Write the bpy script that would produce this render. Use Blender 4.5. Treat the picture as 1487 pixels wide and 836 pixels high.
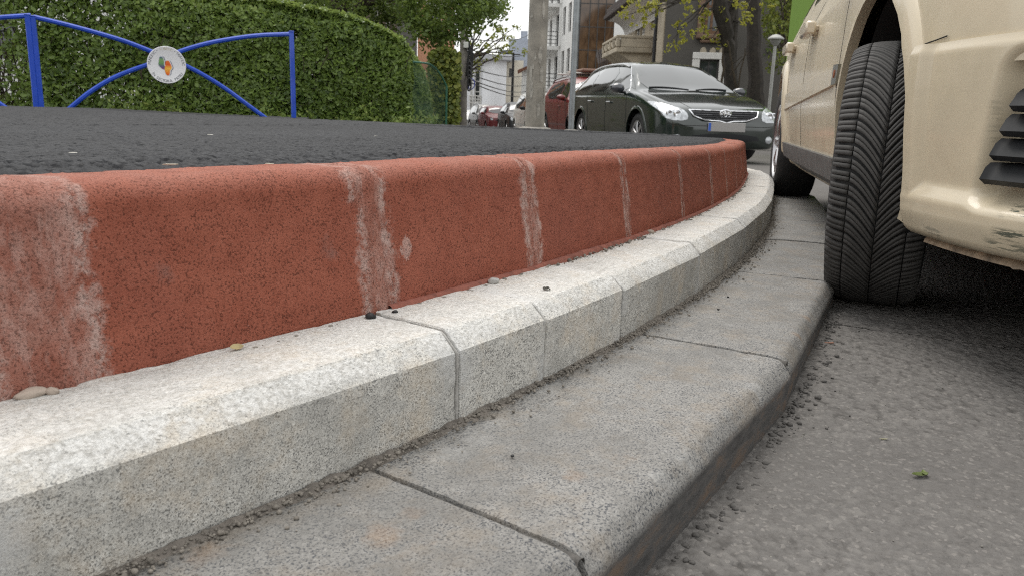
import bpy, bmesh, math, random
import numpy as np
from mathutils import Vector, Matrix
from mathutils.bvhtree import BVHTree
from mathutils.geometry import delaunay_2d_cdt

for o in list(bpy.data.objects):
    bpy.data.objects.remove(o)
SC = bpy.context.scene
COL = SC.collection
R = math.radians
rnd = random.Random(7)
rng = np.random.default_rng(7)

# ------------------------------------------------------------------ camera, world, sun, exposure
CAM_Z = 0.44
PITCH = math.atan(253 / 1145.0)
ROLL = math.atan(0.031)
cam = bpy.data.cameras.new('camera')
cam_o = bpy.data.objects.new('camera', cam)
COL.objects.link(cam_o)
SC.camera = cam_o
cam.sensor_width = 36.0
cam.lens = 1145.0 / 1487.0 * 36.0
cam.clip_start = 0.02
cam.clip_end = 2000
_f = Vector((0, math.cos(PITCH), -math.sin(PITCH)))
_r = Vector((1, 0, 0))
_u = _r.cross(_f)
_R = _r * math.cos(ROLL) + _u * math.sin(ROLL)
_U = _u * math.cos(ROLL) - _r * math.sin(ROLL)
M = Matrix((_R, _U, -_f)).transposed().to_4x4()
M.translation = (0, 0, CAM_Z)
cam_o.matrix_world = M
cam.dof.use_dof = True
cam.dof.focus_distance = 1.35
cam.dof.aperture_fstop = 14.0

SUN_EL, SUN_AZ = 66.0, 335.0           # degrees; azimuth clockwise from +Y
world = bpy.data.worlds.new('World')
SC.world = world
world.use_nodes = True
wn = world.node_tree.nodes
wl = world.node_tree.links
wn.clear()
w_out = wn.new('ShaderNodeOutputWorld')
w_bg = wn.new('ShaderNodeBackground')
w_sky = wn.new('ShaderNodeTexSky')
w_sky.sky_type = 'NISHITA'
w_sky.sun_disc = False
w_sky.sun_elevation = R(SUN_EL)
w_sky.sun_rotation = R(SUN_AZ)
w_sky.air_density = 1.0
w_sky.dust_density = 3.5
# an overcast sky: cloud cover greys the blue and evens it out
w_tc = wn.new('ShaderNodeTexCoord')
w_no = wn.new('ShaderNodeTexNoise')
w_no.inputs['Scale'].default_value = 2.2
w_no.inputs['Detail'].default_value = 5
w_rp = wn.new('ShaderNodeMapRange')
w_rp.inputs['From Min'].default_value = 0.3
w_rp.inputs['From Max'].default_value = 0.7
w_rp.inputs['To Min'].default_value = 0.8
w_rp.inputs['To Max'].default_value = 0.97
w_mix = wn.new('ShaderNodeMixRGB')
w_mix.inputs['Color2'].default_value = (13.2, 13.3, 13.2, 1)
wl.new(w_tc.outputs['Generated'], w_no.inputs['Vector'])
wl.new(w_no.outputs['Fac'], w_rp.inputs['Value'])
wl.new(w_rp.outputs['Result'], w_mix.inputs['Fac'])
wl.new(w_sky.outputs['Color'], w_mix.inputs['Color1'])
wl.new(w_mix.outputs['Color'], w_bg.inputs['Color'])
w_bg.inputs['Strength'].default_value = 0.08
wl.new(w_bg.outputs['Background'], w_out.inputs['Surface'])

sun = bpy.data.lights.new('sun', 'SUN')
sun.energy = 1.5
sun.angle = R(38)
sun.color = (1.0, 0.96, 0.9)
sun_o = bpy.data.objects.new('sun', sun)
COL.objects.link(sun_o)
sun_o.rotation_euler = (R(90 - SUN_EL), 0, R(180 - SUN_AZ))
_sd = Vector((math.sin(R(SUN_AZ)) * math.cos(R(SUN_EL)), math.cos(R(SUN_AZ)) * math.cos(R(SUN_EL)), math.sin(R(SUN_EL))))
sun_o.rotation_euler = (-_sd).to_track_quat('-Z', 'Y').to_euler()

SC.view_settings.view_transform = 'Standard'
SC.view_settings.look = 'None'
SC.cycles.use_denoising = False
SC.cycles.use_adaptive_sampling = False
SC.cycles.filter_width = 1.1
SC.cycles.sample_clamp_indirect = 4.0
SC.view_settings.exposure = 0.46
SC.view_settings.gamma = 1.0

# ------------------------------------------------------------------ numpy noise
def _hash(ix, iy, iz, seed=0):
    h = (ix.astype(np.int64) * 374761393 + iy.astype(np.int64) * 668265263 + iz.astype(np.int64) * 2147483647 + seed * 974634777) & 0xFFFFFFFF
    h = ((h ^ (h >> 13)) * 1274126177) & 0xFFFFFFFF
    h = (h ^ (h >> 16)) & 0xFFFFFFFF
    return h / 4294967295.0
def vnoise(p, seed=0):
    """value noise in 3D, -1..1; p is (n,3)"""
    i = np.floor(p).astype(np.int64)
    f = p - i
    f = f * f * (3 - 2 * f)
    out = 0
    for dx in (0, 1):
        for dy in (0, 1):
            for dz in (0, 1):
                w = (f[:, 0] if dx else 1 - f[:, 0]) * (f[:, 1] if dy else 1 - f[:, 1]) * (f[:, 2] if dz else 1 - f[:, 2])
                out = out + w * _hash(i[:, 0] + dx, i[:, 1] + dy, i[:, 2] + dz, seed)
    return out * 2 - 1
def fbm(p, octv=4, seed=0):
    p = np.asarray(p, float)
    a, s, t = 1.0, 0, 0
    for k in range(octv):
        s = s + a * vnoise(p, seed + k)
        t += a
        p = p * 2.03 + 7.1
        a *= 0.5
    return s / t
def worley2(x, y, seed=0):
    """distance to the nearest of jittered cell points (cell size 1) and that cell's random number"""
    ix = np.floor(x).astype(np.int64)
    iy = np.floor(y).astype(np.int64)
    best = np.full(x.shape, 9.0)
    cid = np.zeros(x.shape)
    for dx in (-1, 0, 1):
        for dy in (-1, 0, 1):
            cx, cy = ix + dx, iy + dy
            z = np.zeros_like(cx)
            px = cx + _hash(cx, cy, z, seed)
            py = cy + _hash(cx, cy, z, seed + 1)
            d = np.hypot(x - px, y - py)
            m = d < best
            best = np.where(m, d, best)
            cid = np.where(m, _hash(cx, cy, z, seed + 2), cid)
    return best, cid

# ------------------------------------------------------------------ mesh helpers
def tag(o, label=None, cat=None, group=None, kind=None):
    if label: o['label'] = label
    if cat: o['category'] = cat
    if group: o['group'] = group
    if kind: o['kind'] = kind
    return o
def empty(name, loc=(0, 0, 0), rz=0.0, parent=None):
    o = bpy.data.objects.new(name, None)
    o.empty_display_size = 0.1
    COL.objects.link(o)
    o.location = loc
    o.rotation_euler = (0, 0, rz)
    if parent: o.parent = parent
    return o
def thing(name, label, cat, loc=(0, 0, 0), rz=0.0, group=None, kind=None):
    return tag(empty(name, loc, rz), label, cat, group, kind)
def link_mesh(name, me, mats, parent=None, loc=None, rot=None, smooth=True, angle=None):
    if not isinstance(mats, (list, tuple)): mats = [mats]
    for m in mats: me.materials.append(m)
    if smooth:
        me.polygons.foreach_set('use_smooth', [True] * len(me.polygons))
        if angle is not None:
            me.set_sharp_from_angle(angle=R(angle))
    me.update()
    o = bpy.data.objects.new(name, me)
    COL.objects.link(o)
    if parent: o.parent = parent
    if loc is not None: o.location = loc
    if rot is not None: o.rotation_euler = rot
    return o
class MB:
    """collects shapes, builds them as one mesh object"""
    def __init__(s):
        s.v, s.f, s.m = [], [], []
        s.mi = 0
    def add(s, vs, fs):
        n = len(s.v)
        s.v.extend([tuple(v) for v in vs])
        s.f.extend([tuple(i + n for i in f) for f in fs])
        s.m.extend([s.mi] * len(fs))
        return s
    def box(s, c, d, rz=0.0, bev=0.0, rot=None):
        hx, hy, hz = d[0] / 2, d[1] / 2, d[2] / 2
        if bev > 0:
            b = min(bev, hx * .9, hy * .9, hz * .9)
            vs = []
            for sx in (-1, 1):
                for sy in (-1, 1):
                    for sz in (-1, 1):
                        vs += [(sx * (hx - b), sy * (hy - b), sz * hz), (sx * (hx - b), sy * hy, sz * (hz - b)), (sx * hx, sy * (hy - b), sz * (hz - b))]
            bm = bmesh.new()
            for v in vs: bm.verts.new(v)
            r = bmesh.ops.convex_hull(bm, input=bm.verts)
            bm.verts.index_update()
            vs = [v.co.copy() for v in bm.verts]
            fs = [[v.index for v in f.verts] for f in bm.faces]
            bm.free()
        else:
            vs = [Vector((x, y, z)) for x in (-hx, hx) for y in (-hy, hy) for z in (-hz, hz)]
            fs = [(0, 1, 3, 2), (4, 6, 7, 5), (0, 4, 5, 1), (2, 3, 7, 6), (0, 2, 6, 4), (1, 5, 7, 3)]
        m = rot.to_3x3() if rot is not None else Matrix.Rotation(rz, 3, 'Z')
        return s.add([m @ Vector(v) + Vector(c) for v in vs], fs)
    def tube(s, pts, r, n=8, cap=True, flat=None):
        pts = [Vector(p) for p in pts]
        k = len(pts)
        rs = r if isinstance(r, (list, tuple)) else [r] * k
        vs, fs = [], []
        prev = None
        for i, p in enumerate(pts):
            t = (pts[min(i + 1, k - 1)] - pts[max(i - 1, 0)])
            if t.length < 1e-9: t = Vector((0, 0, 1))
            t.normalize()
            if prev is None:
                a = Vector((0, 0, 1)) if abs(t.z) < 0.95 else Vector((1, 0, 0))
                u = t.cross(a).normalized()
            else:
                u = (prev - t * prev.dot(t))
                u = u.normalized() if u.length > 1e-6 else t.orthogonal().normalized()
            prev = u
            w = t.cross(u)
            for j in range(n):
                a = 2 * math.pi * (j + .5) / n
                vs.append(p + (u * math.cos(a) + w * math.sin(a)) * rs[i])
        for i in range(k - 1):
            for j in range(n):
                a, b = i * n + j, i * n + (j + 1) % n
                fs.append((a, b, b + n, a + n))
        if cap:
            fs.append(tuple(range(n))[::-1])
            fs.append(tuple((k - 1) * n + j for j in range(n)))
        return s.add(vs, fs)
    def lathe(s, prof, n=24, c=(0, 0, 0), axis='z'):
        vs, fs = [], []
        k = len(prof)
        for (r, z) in prof:
            for j in range(n):
                a = 2 * math.pi * j / n
                x, y = r * math.cos(a), r * math.sin(a)
                v = (x, y, z) if axis == 'z' else ((x, z, y) if axis == 'y' else (z, x, y))
                vs.append((v[0] + c[0], v[1] + c[1], v[2] + c[2]))
        for i in range(k - 1):
            for j in range(n):
                a, b = i * n + j, i * n + (j + 1) % n
                fs.append((a, b, b + n, a + n) if axis != 'y' else (a, a + n, b + n, b))
        return s.add(vs, fs)
    def prism(s, poly, d, frame):
        """extrude a 2D polygon by d along the third axis of frame (origin, ax, ay, az)"""
        o, ax, ay, az = [Vector(q) for q in frame]
        n = len(poly)
        vs = [o + ax * x + ay * y for x, y in poly] + [o + ax * x + ay * y + az * d for x, y in poly]
        fs = [tuple(range(n))[::-1], tuple(range(n, 2 * n))] + [(i, (i + 1) % n, n + (i + 1) % n, n + i) for i in range(n)]
        return s.add(vs, fs)
    def grid(s, P):
        """P: array (a,b,3)"""
        a, b = P.shape[:2]
        fs = [(i * b + j, i * b + j + 1, (i + 1) * b + j + 1, (i + 1) * b + j) for i in range(a - 1) for j in range(b - 1)]
        return s.add(P.reshape(-1, 3).tolist(), fs)
    def build(s, name, mats, parent=None, loc=None, rz=None, smooth=False, angle=35, attrs=None):
        me = bpy.data.meshes.new(name)
        me.from_pydata(s.v, [], s.f)
        if any(s.m): me.polygons.foreach_set('material_index', s.m)
        o = link_mesh(name, me, mats, parent, loc, (0, 0, rz) if rz is not None else None, smooth, angle if smooth else None)
        return o
def np_mesh(name, V, F, mats, parent=None, attrs=None, smooth=True, angle=None, loc=None, rot=None):
    """fast mesh from numpy arrays; F is (n,3) or (n,4)"""
    me = bpy.data.meshes.new(name)
    V = np.asarray(V, np.float32)
    F = np.asarray(F, np.int32)
    k = F.shape[1]
    me.vertices.add(len(V))
    me.vertices.foreach_set('co', V.ravel())
    me.loops.add(F.size)
    me.loops.foreach_set('vertex_index', F.ravel())
    me.polygons.add(len(F))
    me.polygons.foreach_set('loop_start', np.arange(0, F.size, k, dtype=np.int32))
    me.polygons.foreach_set('loop_total', np.full(len(F), k, np.int32))
    me.update(calc_edges=True)
    me.validate()
    if attrs:
        for an, av in attrs.items():
            at = me.attributes.new(an, 'FLOAT', 'POINT')
            at.data.foreach_set('value', np.asarray(av, np.float32))
    return link_mesh(name, me, mats, parent, loc, rot, smooth, angle)
def grid_faces(a, b, base=0):
    i, j = np.meshgrid(np.arange(a - 1), np.arange(b - 1), indexing='ij')
    q = (i * b + j).ravel() + base
    return np.stack([q, q + 1, q + b + 1, q + b], 1)
def copy_tree(o, parent=None):
    c = o.copy()
    COL.objects.link(c)
    if parent: c.parent = parent
    for ch in list(o.children): copy_tree(ch, c)
    return c

# ------------------------------------------------------------------ materials
class NT:
    def __init__(s, name):
        s.m = bpy.data.materials.new(name)
        s.m.use_nodes = True
        s.t = s.m.node_tree
        s.n, s.l = s.t.nodes, s.t.links
        s.b = s.n['Principled BSDF']
    def node(s, kind, **kw):
        n = s.n.new(kind)
        for k, v in kw.items():
            if k in n.inputs: s.put(n, k, v)
            else: setattr(n, k, v)
        return n
    def put(s, n, key, v):
        i = n.inputs[key]
        if hasattr(v, 'links') or isinstance(v, bpy.types.NodeSocket): s.l.new(v, i)
        elif isinstance(v, (tuple, list)) and len(v) == 3 and i.type == 'RGBA': i.default_value = (*v, 1)
        else: i.default_value = v
    def set(s, key, v):
        s.put(s.b, key, v)
        return s
    def obj(s, jitter=True):
        tc = s.node('ShaderNodeTexCoord').outputs['Object']
        if not jitter: return tc
        oi = s.node('ShaderNodeObjectInfo').outputs['Random']
        mul = s.math('MULTIPLY', oi, 37.0)
        return s.node('ShaderNodeVectorMath', operation='ADD').outputs[0] if False else s.vadd(tc, mul)
    def vadd(s, v, x):
        n = s.n.new('ShaderNodeVectorMath')
        n.operation = 'ADD'
        s.l.new(v, n.inputs[0])
        s.l.new(x, n.inputs[1])
        return n.outputs[0]
    def vmul(s, v, t):
        n = s.n.new('ShaderNodeVectorMath')
        n.operation = 'MULTIPLY'
        s.l.new(v, n.inputs[0])
        n.inputs[1].default_value = t
        return n.outputs[0]
    def math(s, op, a, b=None, clamp=False):
        n = s.n.new('ShaderNodeMath')
        n.operation = op
        n.use_clamp = clamp
        for i, v in enumerate((a, b)):
            if v is None: continue
            if isinstance(v, bpy.types.NodeSocket): s.l.new(v, n.inputs[i])
            else: n.inputs[i].default_value = v
        return n.outputs[0]
    def noise(s, vec, scale, detail=4, rough=.55, dist=0.0):
        n = s.node('ShaderNodeTexNoise', Vector=vec, Scale=scale, Detail=detail, Roughness=rough, Distortion=dist)
        return n.outputs['Fac']
    def voro(s, vec, scale, feature='F1', out='Distance', rnd_=1.0):
        n = s.n.new('ShaderNodeTexVoronoi')
        n.feature = feature
        s.l.new(vec, n.inputs['Vector'])
        n.inputs['Scale'].default_value = scale
        n.inputs['Randomness'].default_value = rnd_
        return n.outputs[out]
    def rng(s, v, a, b, c=0.0, d=1.0, smooth=False):
        n = s.n.new('ShaderNodeMapRange')
        if smooth: n.interpolation_type = 'SMOOTHSTEP'
        s.l.new(v, n.inputs['Value'])
        for k, x in zip(('From Min', 'From Max', 'To Min', 'To Max'), (a, b, c, d)): n.inputs[k].default_value = x
        return n.outputs['Result']
    def mix(s, fac, a, b, mode='MIX'):
        n = s.n.new('ShaderNodeMixRGB')
        n.blend_type = mode
        for k, v in (('Fac', fac), ('Color1', a), ('Color2', b)):
            if isinstance(v, bpy.types.NodeSocket): s.l.new(v, n.inputs[k])
            elif isinstance(v, (tuple, list)): n.inputs[k].default_value = (*v[:3], 1)
            else: n.inputs[k].default_value = v
        return n.outputs['Color']
    def bump(s, h, strength=.3, dist=.01, normal=None):
        n = s.n.new('ShaderNodeBump')
        s.l.new(h, n.inputs['Height'])
        n.inputs['Strength'].default_value = strength
        n.inputs['Distance'].default_value = dist
        if normal is not None: s.l.new(normal, n.inputs['Normal'])
        s.l.new(n.outputs['Normal'], s.b.inputs['Normal'])
        return n.outputs['Normal']
    def attr(s, name, typ='GEOMETRY'):
        n = s.n.new('ShaderNodeAttribute')
        n.attribute_type = typ
        n.attribute_name = name
        return n.outputs['Fac']
MATS = {}
def plain(name, col, rough=.5, metal=0.0, coat=0.0, var=.12, scale=6.0, spec=.5, bump=0.0, bscale=40.0, trans=0.0):
    """a plain surface: colour with a little procedural wear in tone and gloss"""
    if name in MATS: return MATS[name]
    t = NT(name)
    v = t.obj()
    f = t.noise(v, scale, 5, .6)
    a = tuple(c * (1 - var) for c in col)
    b = tuple(min(1, c * (1 + var)) for c in col)
    t.set('Base Color', t.mix(t.rng(f, .3, .7), a, b))
    t.set('Roughness', t.rng(f, .3, .7, max(0, rough - .06), min(1, rough + .06)))
    t.set('Metallic', metal)
    t.set('Specular IOR Level', spec)
    if coat: t.set('Coat Weight', coat); t.set('Coat Roughness', .04)
    if trans: t.set('Transmission Weight', trans)
    if bump: t.bump(t.noise(v, bscale, 4), bump, min(.01, .45 / bscale))
    MATS[name] = t.m
    return t.m
# ------------------------------------------------------------------ materials of the kerbs and grounds
def mat_red():
    t = NT('red_concrete')
    v = t.obj()
    jd = t.attr('jd')                       # metres beyond the mortar smeared at the nearest joint (negative: inside it)
    big = t.noise(v, 3.5, 5, .65)
    mid = t.noise(v, 24, 6, .7)
    fine = t.noise(v, 380, 3, .6)
    grain = t.noise(v, 400, 4, .7)
    base = t.mix(t.rng(mid, .32, .68), (.300, .089, .055), (.395, .130, .083))
    base = t.mix(t.math('MULTIPLY', t.rng(big, .45, .68), .6), base, (.30, .098, .068))
    base = t.mix(t.math('MULTIPLY', t.rng(fine, .55, .70), .55), base, (.42, .165, .115))
    # open pores of the concrete, denser in some places
    pm = t.math('ADD', grain, t.math('MULTIPLY', t.math('SUBTRACT', t.noise(v, 40, 3), .5), .12))
    pm = t.rng(pm, .43, .33)
    base = t.mix(t.math('MULTIPLY', pm, .22), base, (.055, .020, .015))
    # mortar smeared over the joints, with pale lime along its ragged rim
    vs = t.vmul(v, (1.0, 1.0, .4))
    n1 = t.noise(vs, 13, 5, .65)
    n2 = t.noise(v, 60, 5, .75)
    wob = t.math('ADD', t.math('MULTIPLY', t.math('SUBTRACT', n1, .5), .060), t.math('MULTIPLY', t.math('SUBTRACT', n2, .5), .040))
    d = t.math('ADD', jd, wob)
    core = t.rng(d, .006, -.005, 0, 1)
    rim = t.math('MULTIPLY', t.rng(t.math('ABSOLUTE', d), .013, .001), t.rng(t.noise(v, 45, 7, .8), .43, .54))
    base = t.mix(t.math('MULTIPLY', core, t.rng(t.noise(v, 17, 4), .35, .65, .35, .9)), base, t.mix(t.rng(n2, .3, .7), (.31, .12, .085), (.48, .27, .22)))
    base = t.mix(t.math('MULTIPLY', t.math('MULTIPLY', core, t.rng(t.noise(vs, 24, 7, .75), .50, .62)), .55), base, (.56, .37, .32))
    base = t.mix(t.math('MULTIPLY', rim, .8), base, (.60, .44, .39))
    # grey scuffs, brushed streaks and faint lime spots away from the joints
    sc = t.rng(t.math('ADD', t.noise(v, 12, 7, .75), t.math('MULTIPLY', t.attr('st1'), .30)), .66, .80)
    base = t.mix(t.math('MULTIPLY', sc, .45), base, (.22, .15, .135))
    lime = t.rng(t.math('ADD', t.noise(t.vmul(v, (1, 1, .5)), 34, 7, .8), t.math('MULTIPLY', t.attr('st0'), .28)), .68, .74)
    base = t.mix(t.math('MULTIPLY', lime, .6), base, (.60, .44, .39))
    # dust that settles on the level top
    geo = t.node('ShaderNodeTexCoord').outputs['Object']
    sep = t.node('ShaderNodeSeparateXYZ', Vector=geo)
    dust = t.math('MULTIPLY', t.rng(t.attr('zp'), .165, .184), t.rng(t.noise(v, 14, 5, .7), .3, .65, .3, .8))
    base = t.mix(t.math('MULTIPLY', dust, .75), base, (.43, .215, .17))
    t.set('Base Color', base)
    t.set('Roughness', .92)
    t.set('Specular IOR Level', .2)
    h = t.math('ADD', t.math('MULTIPLY', fine, .5), t.math('MULTIPLY', grain, 1.2))
    h = t.math('SUBTRACT', h, t.math('MULTIPLY', pm, .9))
    h = t.math('ADD', h, t.math('MULTIPLY', core, t.math('MULTIPLY', n2, 2.5)))
    t.bump(h, .9, .0028)
    return t.m
def mat_granite(name, light, dark, speck, rough, white_top, bumpy, spots):
    t = NT(name)
    v = t.obj()
    jd = t.attr('jd')
    tp = t.attr('tp')                       # 1 on chamfer and top, which are coloured whiter than the face
    big = t.noise(v, 5, 5, .65)
    mid = t.noise(v, 45, 4, .6)
    crystal = t.voro(v, 420, out='Color')
    cs = t.node('ShaderNodeSeparateColor', Color=crystal)
    tone = cs.outputs[0]
    g1 = t.noise(v, 260, 3, .6)
    g2 = t.noise(v, 400 if white_top else 300, 2, .5)
    g3 = t.noise(v, 120, 3, .6)
    base = t.mix(t.rng(big, .32, .68), light, tuple(c * .84 for c in light))
    g4 = t.noise(v, 520 if white_top else 400, 2, .5)
    g5 = t.noise(v, 170, 4, .65)
    base = t.mix(t.math('MULTIPLY', t.rng(tone, .1, .95), .30), base, tuple(c * .66 for c in light))
    base = t.mix(t.math('MULTIPLY', t.rng(g5, .44, .62), .45), base, tuple(min(1, c * 1.28) for c in light))
    base = t.mix(t.math('MULTIPLY', t.rng(g1, .52, .66), .55), base, tuple(min(1, c * 1.42) for c in light))
    # smoky quartz and black mica, thicker in some places than in others
    crowd = t.math('ADD', t.math('MULTIPLY', t.math('SUBTRACT', mid, .5), .13), t.math('MULTIPLY', t.math('SUBTRACT', g3, .5), .17))
    base = t.mix(t.math('MULTIPLY', t.rng(t.math('ADD', g2, crowd), speck, speck + .10), .42), base, tuple(c * .42 for c in light))
    base = t.mix(t.math('MULTIPLY', t.rng(t.math('ADD', g4, crowd), speck + .02, speck + .08), .85), base, dark)
    base = t.mix(t.math('MULTIPLY', t.rng(t.noise(v, 14, 6, .75), .48, .64), .38), base, (light[0] * 1.0, light[1] * .82, light[2] * .62))
    tone_ = t.rng(t.node('ShaderNodeObjectInfo').outputs['Random'], 0, 1, .88, 1.10)
    cmb = t.node('ShaderNodeCombineXYZ', X=tone_, Y=tone_, Z=tone_).outputs[0]
    base = t.mix(1.0, base, cmb, 'MULTIPLY')
    # rust
    st0, st1 = t.attr('st0'), t.attr('st1')
    rn = t.noise(v, 22, 8, .8)
    rust = t.math('MAXIMUM', t.rng(t.noise(v, 9, 7, .75), spots, spots + .10), t.rng(t.math('ADD', t.math('MULTIPLY', t.math('SUBTRACT', rn, .5), 2.6), st1), .55, 1.1))
    base = t.mix(t.math('MULTIPLY', rust, .30), base, (.30, .18, .095))
    pale = t.rng(t.math('ADD', t.math('MULTIPLY', t.math('SUBTRACT', t.noise(v, 17, 8, .8), .5), 3.0), t.math('MULTIPLY', st0, .9)), .45, 1.1)
    base = t.mix(t.math('MULTIPLY', pale, .55 if white_top else .38), base, (.62, .61, .59) if white_top else (.50, .50, .49))
    # darker damp patches and cement film beside the joints
    base = t.mix(t.math('MULTIPLY', t.rng(t.noise(v, 8, 6, .7), .46, .62), .50), base, tuple(c * .52 for c in light))
    wob = t.math('MULTIPLY', t.math('SUBTRACT', t.noise(v, 18, 5, .6), .5), .12)
    film = t.rng(t.math('ADD', jd, wob), .045, .004)
    film = t.math('MULTIPLY', film, t.rng(t.noise(v, 7, 4, .6), .46, .60))
    base = t.mix(t.math('MULTIPLY', film, .75 if white_top else .0), base, (.56, .57, .57))
    if white_top:
        zc = t.attr('zp')
        cham = t.math('MULTIPLY', tp, t.rng(zc, .1095, .107))
        pat = t.math('ADD', t.noise(v, 8, 2, .5), t.math('MULTIPLY', t.math('SUBTRACT', t.noise(v, 70, 5, .75), .5), .35))
        wt = t.math('MULTIPLY', tp, t.rng(t.noise(t.vmul(v, (.35, 1, 1)), 75, 7, .8), .36, .60, .15, .85))
        wt = t.math('MAXIMUM', wt, t.math('MULTIPLY', cham, t.rng(pat, .40, .47)))
        base = t.mix(t.math('MULTIPLY', wt, .8), base, t.mix(t.rng(t.noise(v, 190, 4, .7), .42, .62), (.76, .755, .735), (.46, .45, .425)))
    t.set('Base Color', base)
    t.set('Roughness', rough)
    t.set('Specular IOR Level', .35)
    h = t.math('ADD', t.noise(v, 260, 5, .7), t.math('MULTIPLY', t.noise(v, 110, 3), .6))
    h = t.math('SUBTRACT', h, t.math('MULTIPLY', t.rng(t.voro(v, 120), .2, .05), .6))
    t.bump(h, bumpy, .0022)
    return t.m
def mat_slab():
    m = mat_granite('grey_granite', (.25, .243, .23), (.045, .05, .06), .53, .6, False, .7, .64)
    t = m.node_tree
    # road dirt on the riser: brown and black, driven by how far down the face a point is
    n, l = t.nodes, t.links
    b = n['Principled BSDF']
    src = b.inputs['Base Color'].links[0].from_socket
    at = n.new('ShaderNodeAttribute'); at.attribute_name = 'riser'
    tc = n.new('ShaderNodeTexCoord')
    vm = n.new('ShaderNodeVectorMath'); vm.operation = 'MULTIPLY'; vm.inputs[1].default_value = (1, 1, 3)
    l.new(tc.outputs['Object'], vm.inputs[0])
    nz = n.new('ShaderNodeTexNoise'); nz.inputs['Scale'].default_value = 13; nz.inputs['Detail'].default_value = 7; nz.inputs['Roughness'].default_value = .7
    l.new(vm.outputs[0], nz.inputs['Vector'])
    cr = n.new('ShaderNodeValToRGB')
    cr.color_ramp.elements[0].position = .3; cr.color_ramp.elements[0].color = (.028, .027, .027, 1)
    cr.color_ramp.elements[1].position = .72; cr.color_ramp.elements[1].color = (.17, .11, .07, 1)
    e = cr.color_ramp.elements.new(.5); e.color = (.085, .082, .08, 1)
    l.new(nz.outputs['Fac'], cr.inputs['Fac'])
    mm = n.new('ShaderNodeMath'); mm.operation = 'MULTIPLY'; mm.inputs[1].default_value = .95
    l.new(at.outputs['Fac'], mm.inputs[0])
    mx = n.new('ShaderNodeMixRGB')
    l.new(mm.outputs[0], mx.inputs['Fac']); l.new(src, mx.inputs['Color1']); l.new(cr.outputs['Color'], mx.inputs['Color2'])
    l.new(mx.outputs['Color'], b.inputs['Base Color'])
    return m
def mat_new_asphalt():
    t = NT('fresh_asphalt')
    v = t.obj(False)
    n1 = t.noise(v, 1.2, 5, .6)
    n2 = t.noise(v, 160, 4, .65)
    base = t.mix(t.rng(n1, .35, .65), (.013, .0135, .0155), (.022, .023, .026))
    base = t.mix(t.math('MULTIPLY', t.rng(n2, .5, .75), .6), base, (.08, .083, .09))
    base = t.mix(t.math('MULTIPLY', t.rng(t.noise(v, 300, 2), .72, .78), .6), base, (.20, .20, .20))
    t.set('Base Color', base)
    t.set('Roughness', t.rng(n2, .3, .7, .6, .85))
    t.set('Specular IOR Level', .3)
    h = t.math('ADD', t.math('MULTIPLY', t.rng(t.voro(v, 95), 0, .6, 1, 0), 1.0), t.math('MULTIPLY', n2, .6))
    t.bump(h, .8, .005)
    return t.m
def mat_road():
    t = NT('worn_asphalt')
    v = t.obj(False)
    n1 = t.noise(v, 1.6, 6, .65)
    n2 = t.noise(v, 55, 5, .7)
    vo = t.voro(v, 230, out='Color')
    vs = t.node('ShaderNodeSeparateColor', Color=vo)
    base = t.mix(t.rng(n1, .3, .7), (.138, .131, .125), (.168, .160, .152))
    base = t.mix(t.math('MULTIPLY', t.rng(vs.outputs[0], .2, .95), .35), base, (.095, .09, .085))
    base = t.mix(t.math('MULTIPLY', t.rng(vs.outputs[1], .9, .94), .35), base, (.30, .28, .26))
    base = t.mix(t.math('MULTIPLY', t.rng(n2, .5, .7), .45), base, (.080, .075, .070))
    base = t.mix(t.math('MULTIPLY', t.rng(t.noise(v, 9, 6, .75), .70, .76), .3), base, (.20, .14, .09))
    lp = t.attr('lump')                     # hollows coloured darker, tops of the lumps paler
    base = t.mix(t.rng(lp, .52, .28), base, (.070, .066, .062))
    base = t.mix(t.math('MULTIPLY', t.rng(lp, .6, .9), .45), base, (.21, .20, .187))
    t.set('Base Color', base)
    t.set('Roughness', 1.0)
    t.set('Specular IOR Level', .12)
    h = t.math('ADD', t.math('MULTIPLY', t.rng(t.voro(v, 75), 0, .7, 1, 0), .7), t.math('MULTIPLY', n2, .9))
    t.bump(h, 1.0, .005)
    return t.m
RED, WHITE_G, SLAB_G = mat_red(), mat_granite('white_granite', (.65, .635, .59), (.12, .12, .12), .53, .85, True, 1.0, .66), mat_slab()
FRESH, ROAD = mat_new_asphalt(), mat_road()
MORTAR = plain('grey_mortar', (.36, .35, .33), .95, var=.3, scale=60, bump=.6, bscale=200)
RED_MORTAR = plain('red_mortar', (.40, .16, .115), .95, var=.3, scale=50, bump=.7, bscale=160)
DIRT = plain('gutter_dirt', (.17, .15, .13), .95, var=.4, scale=40, bump=.8, bscale=150)

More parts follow.
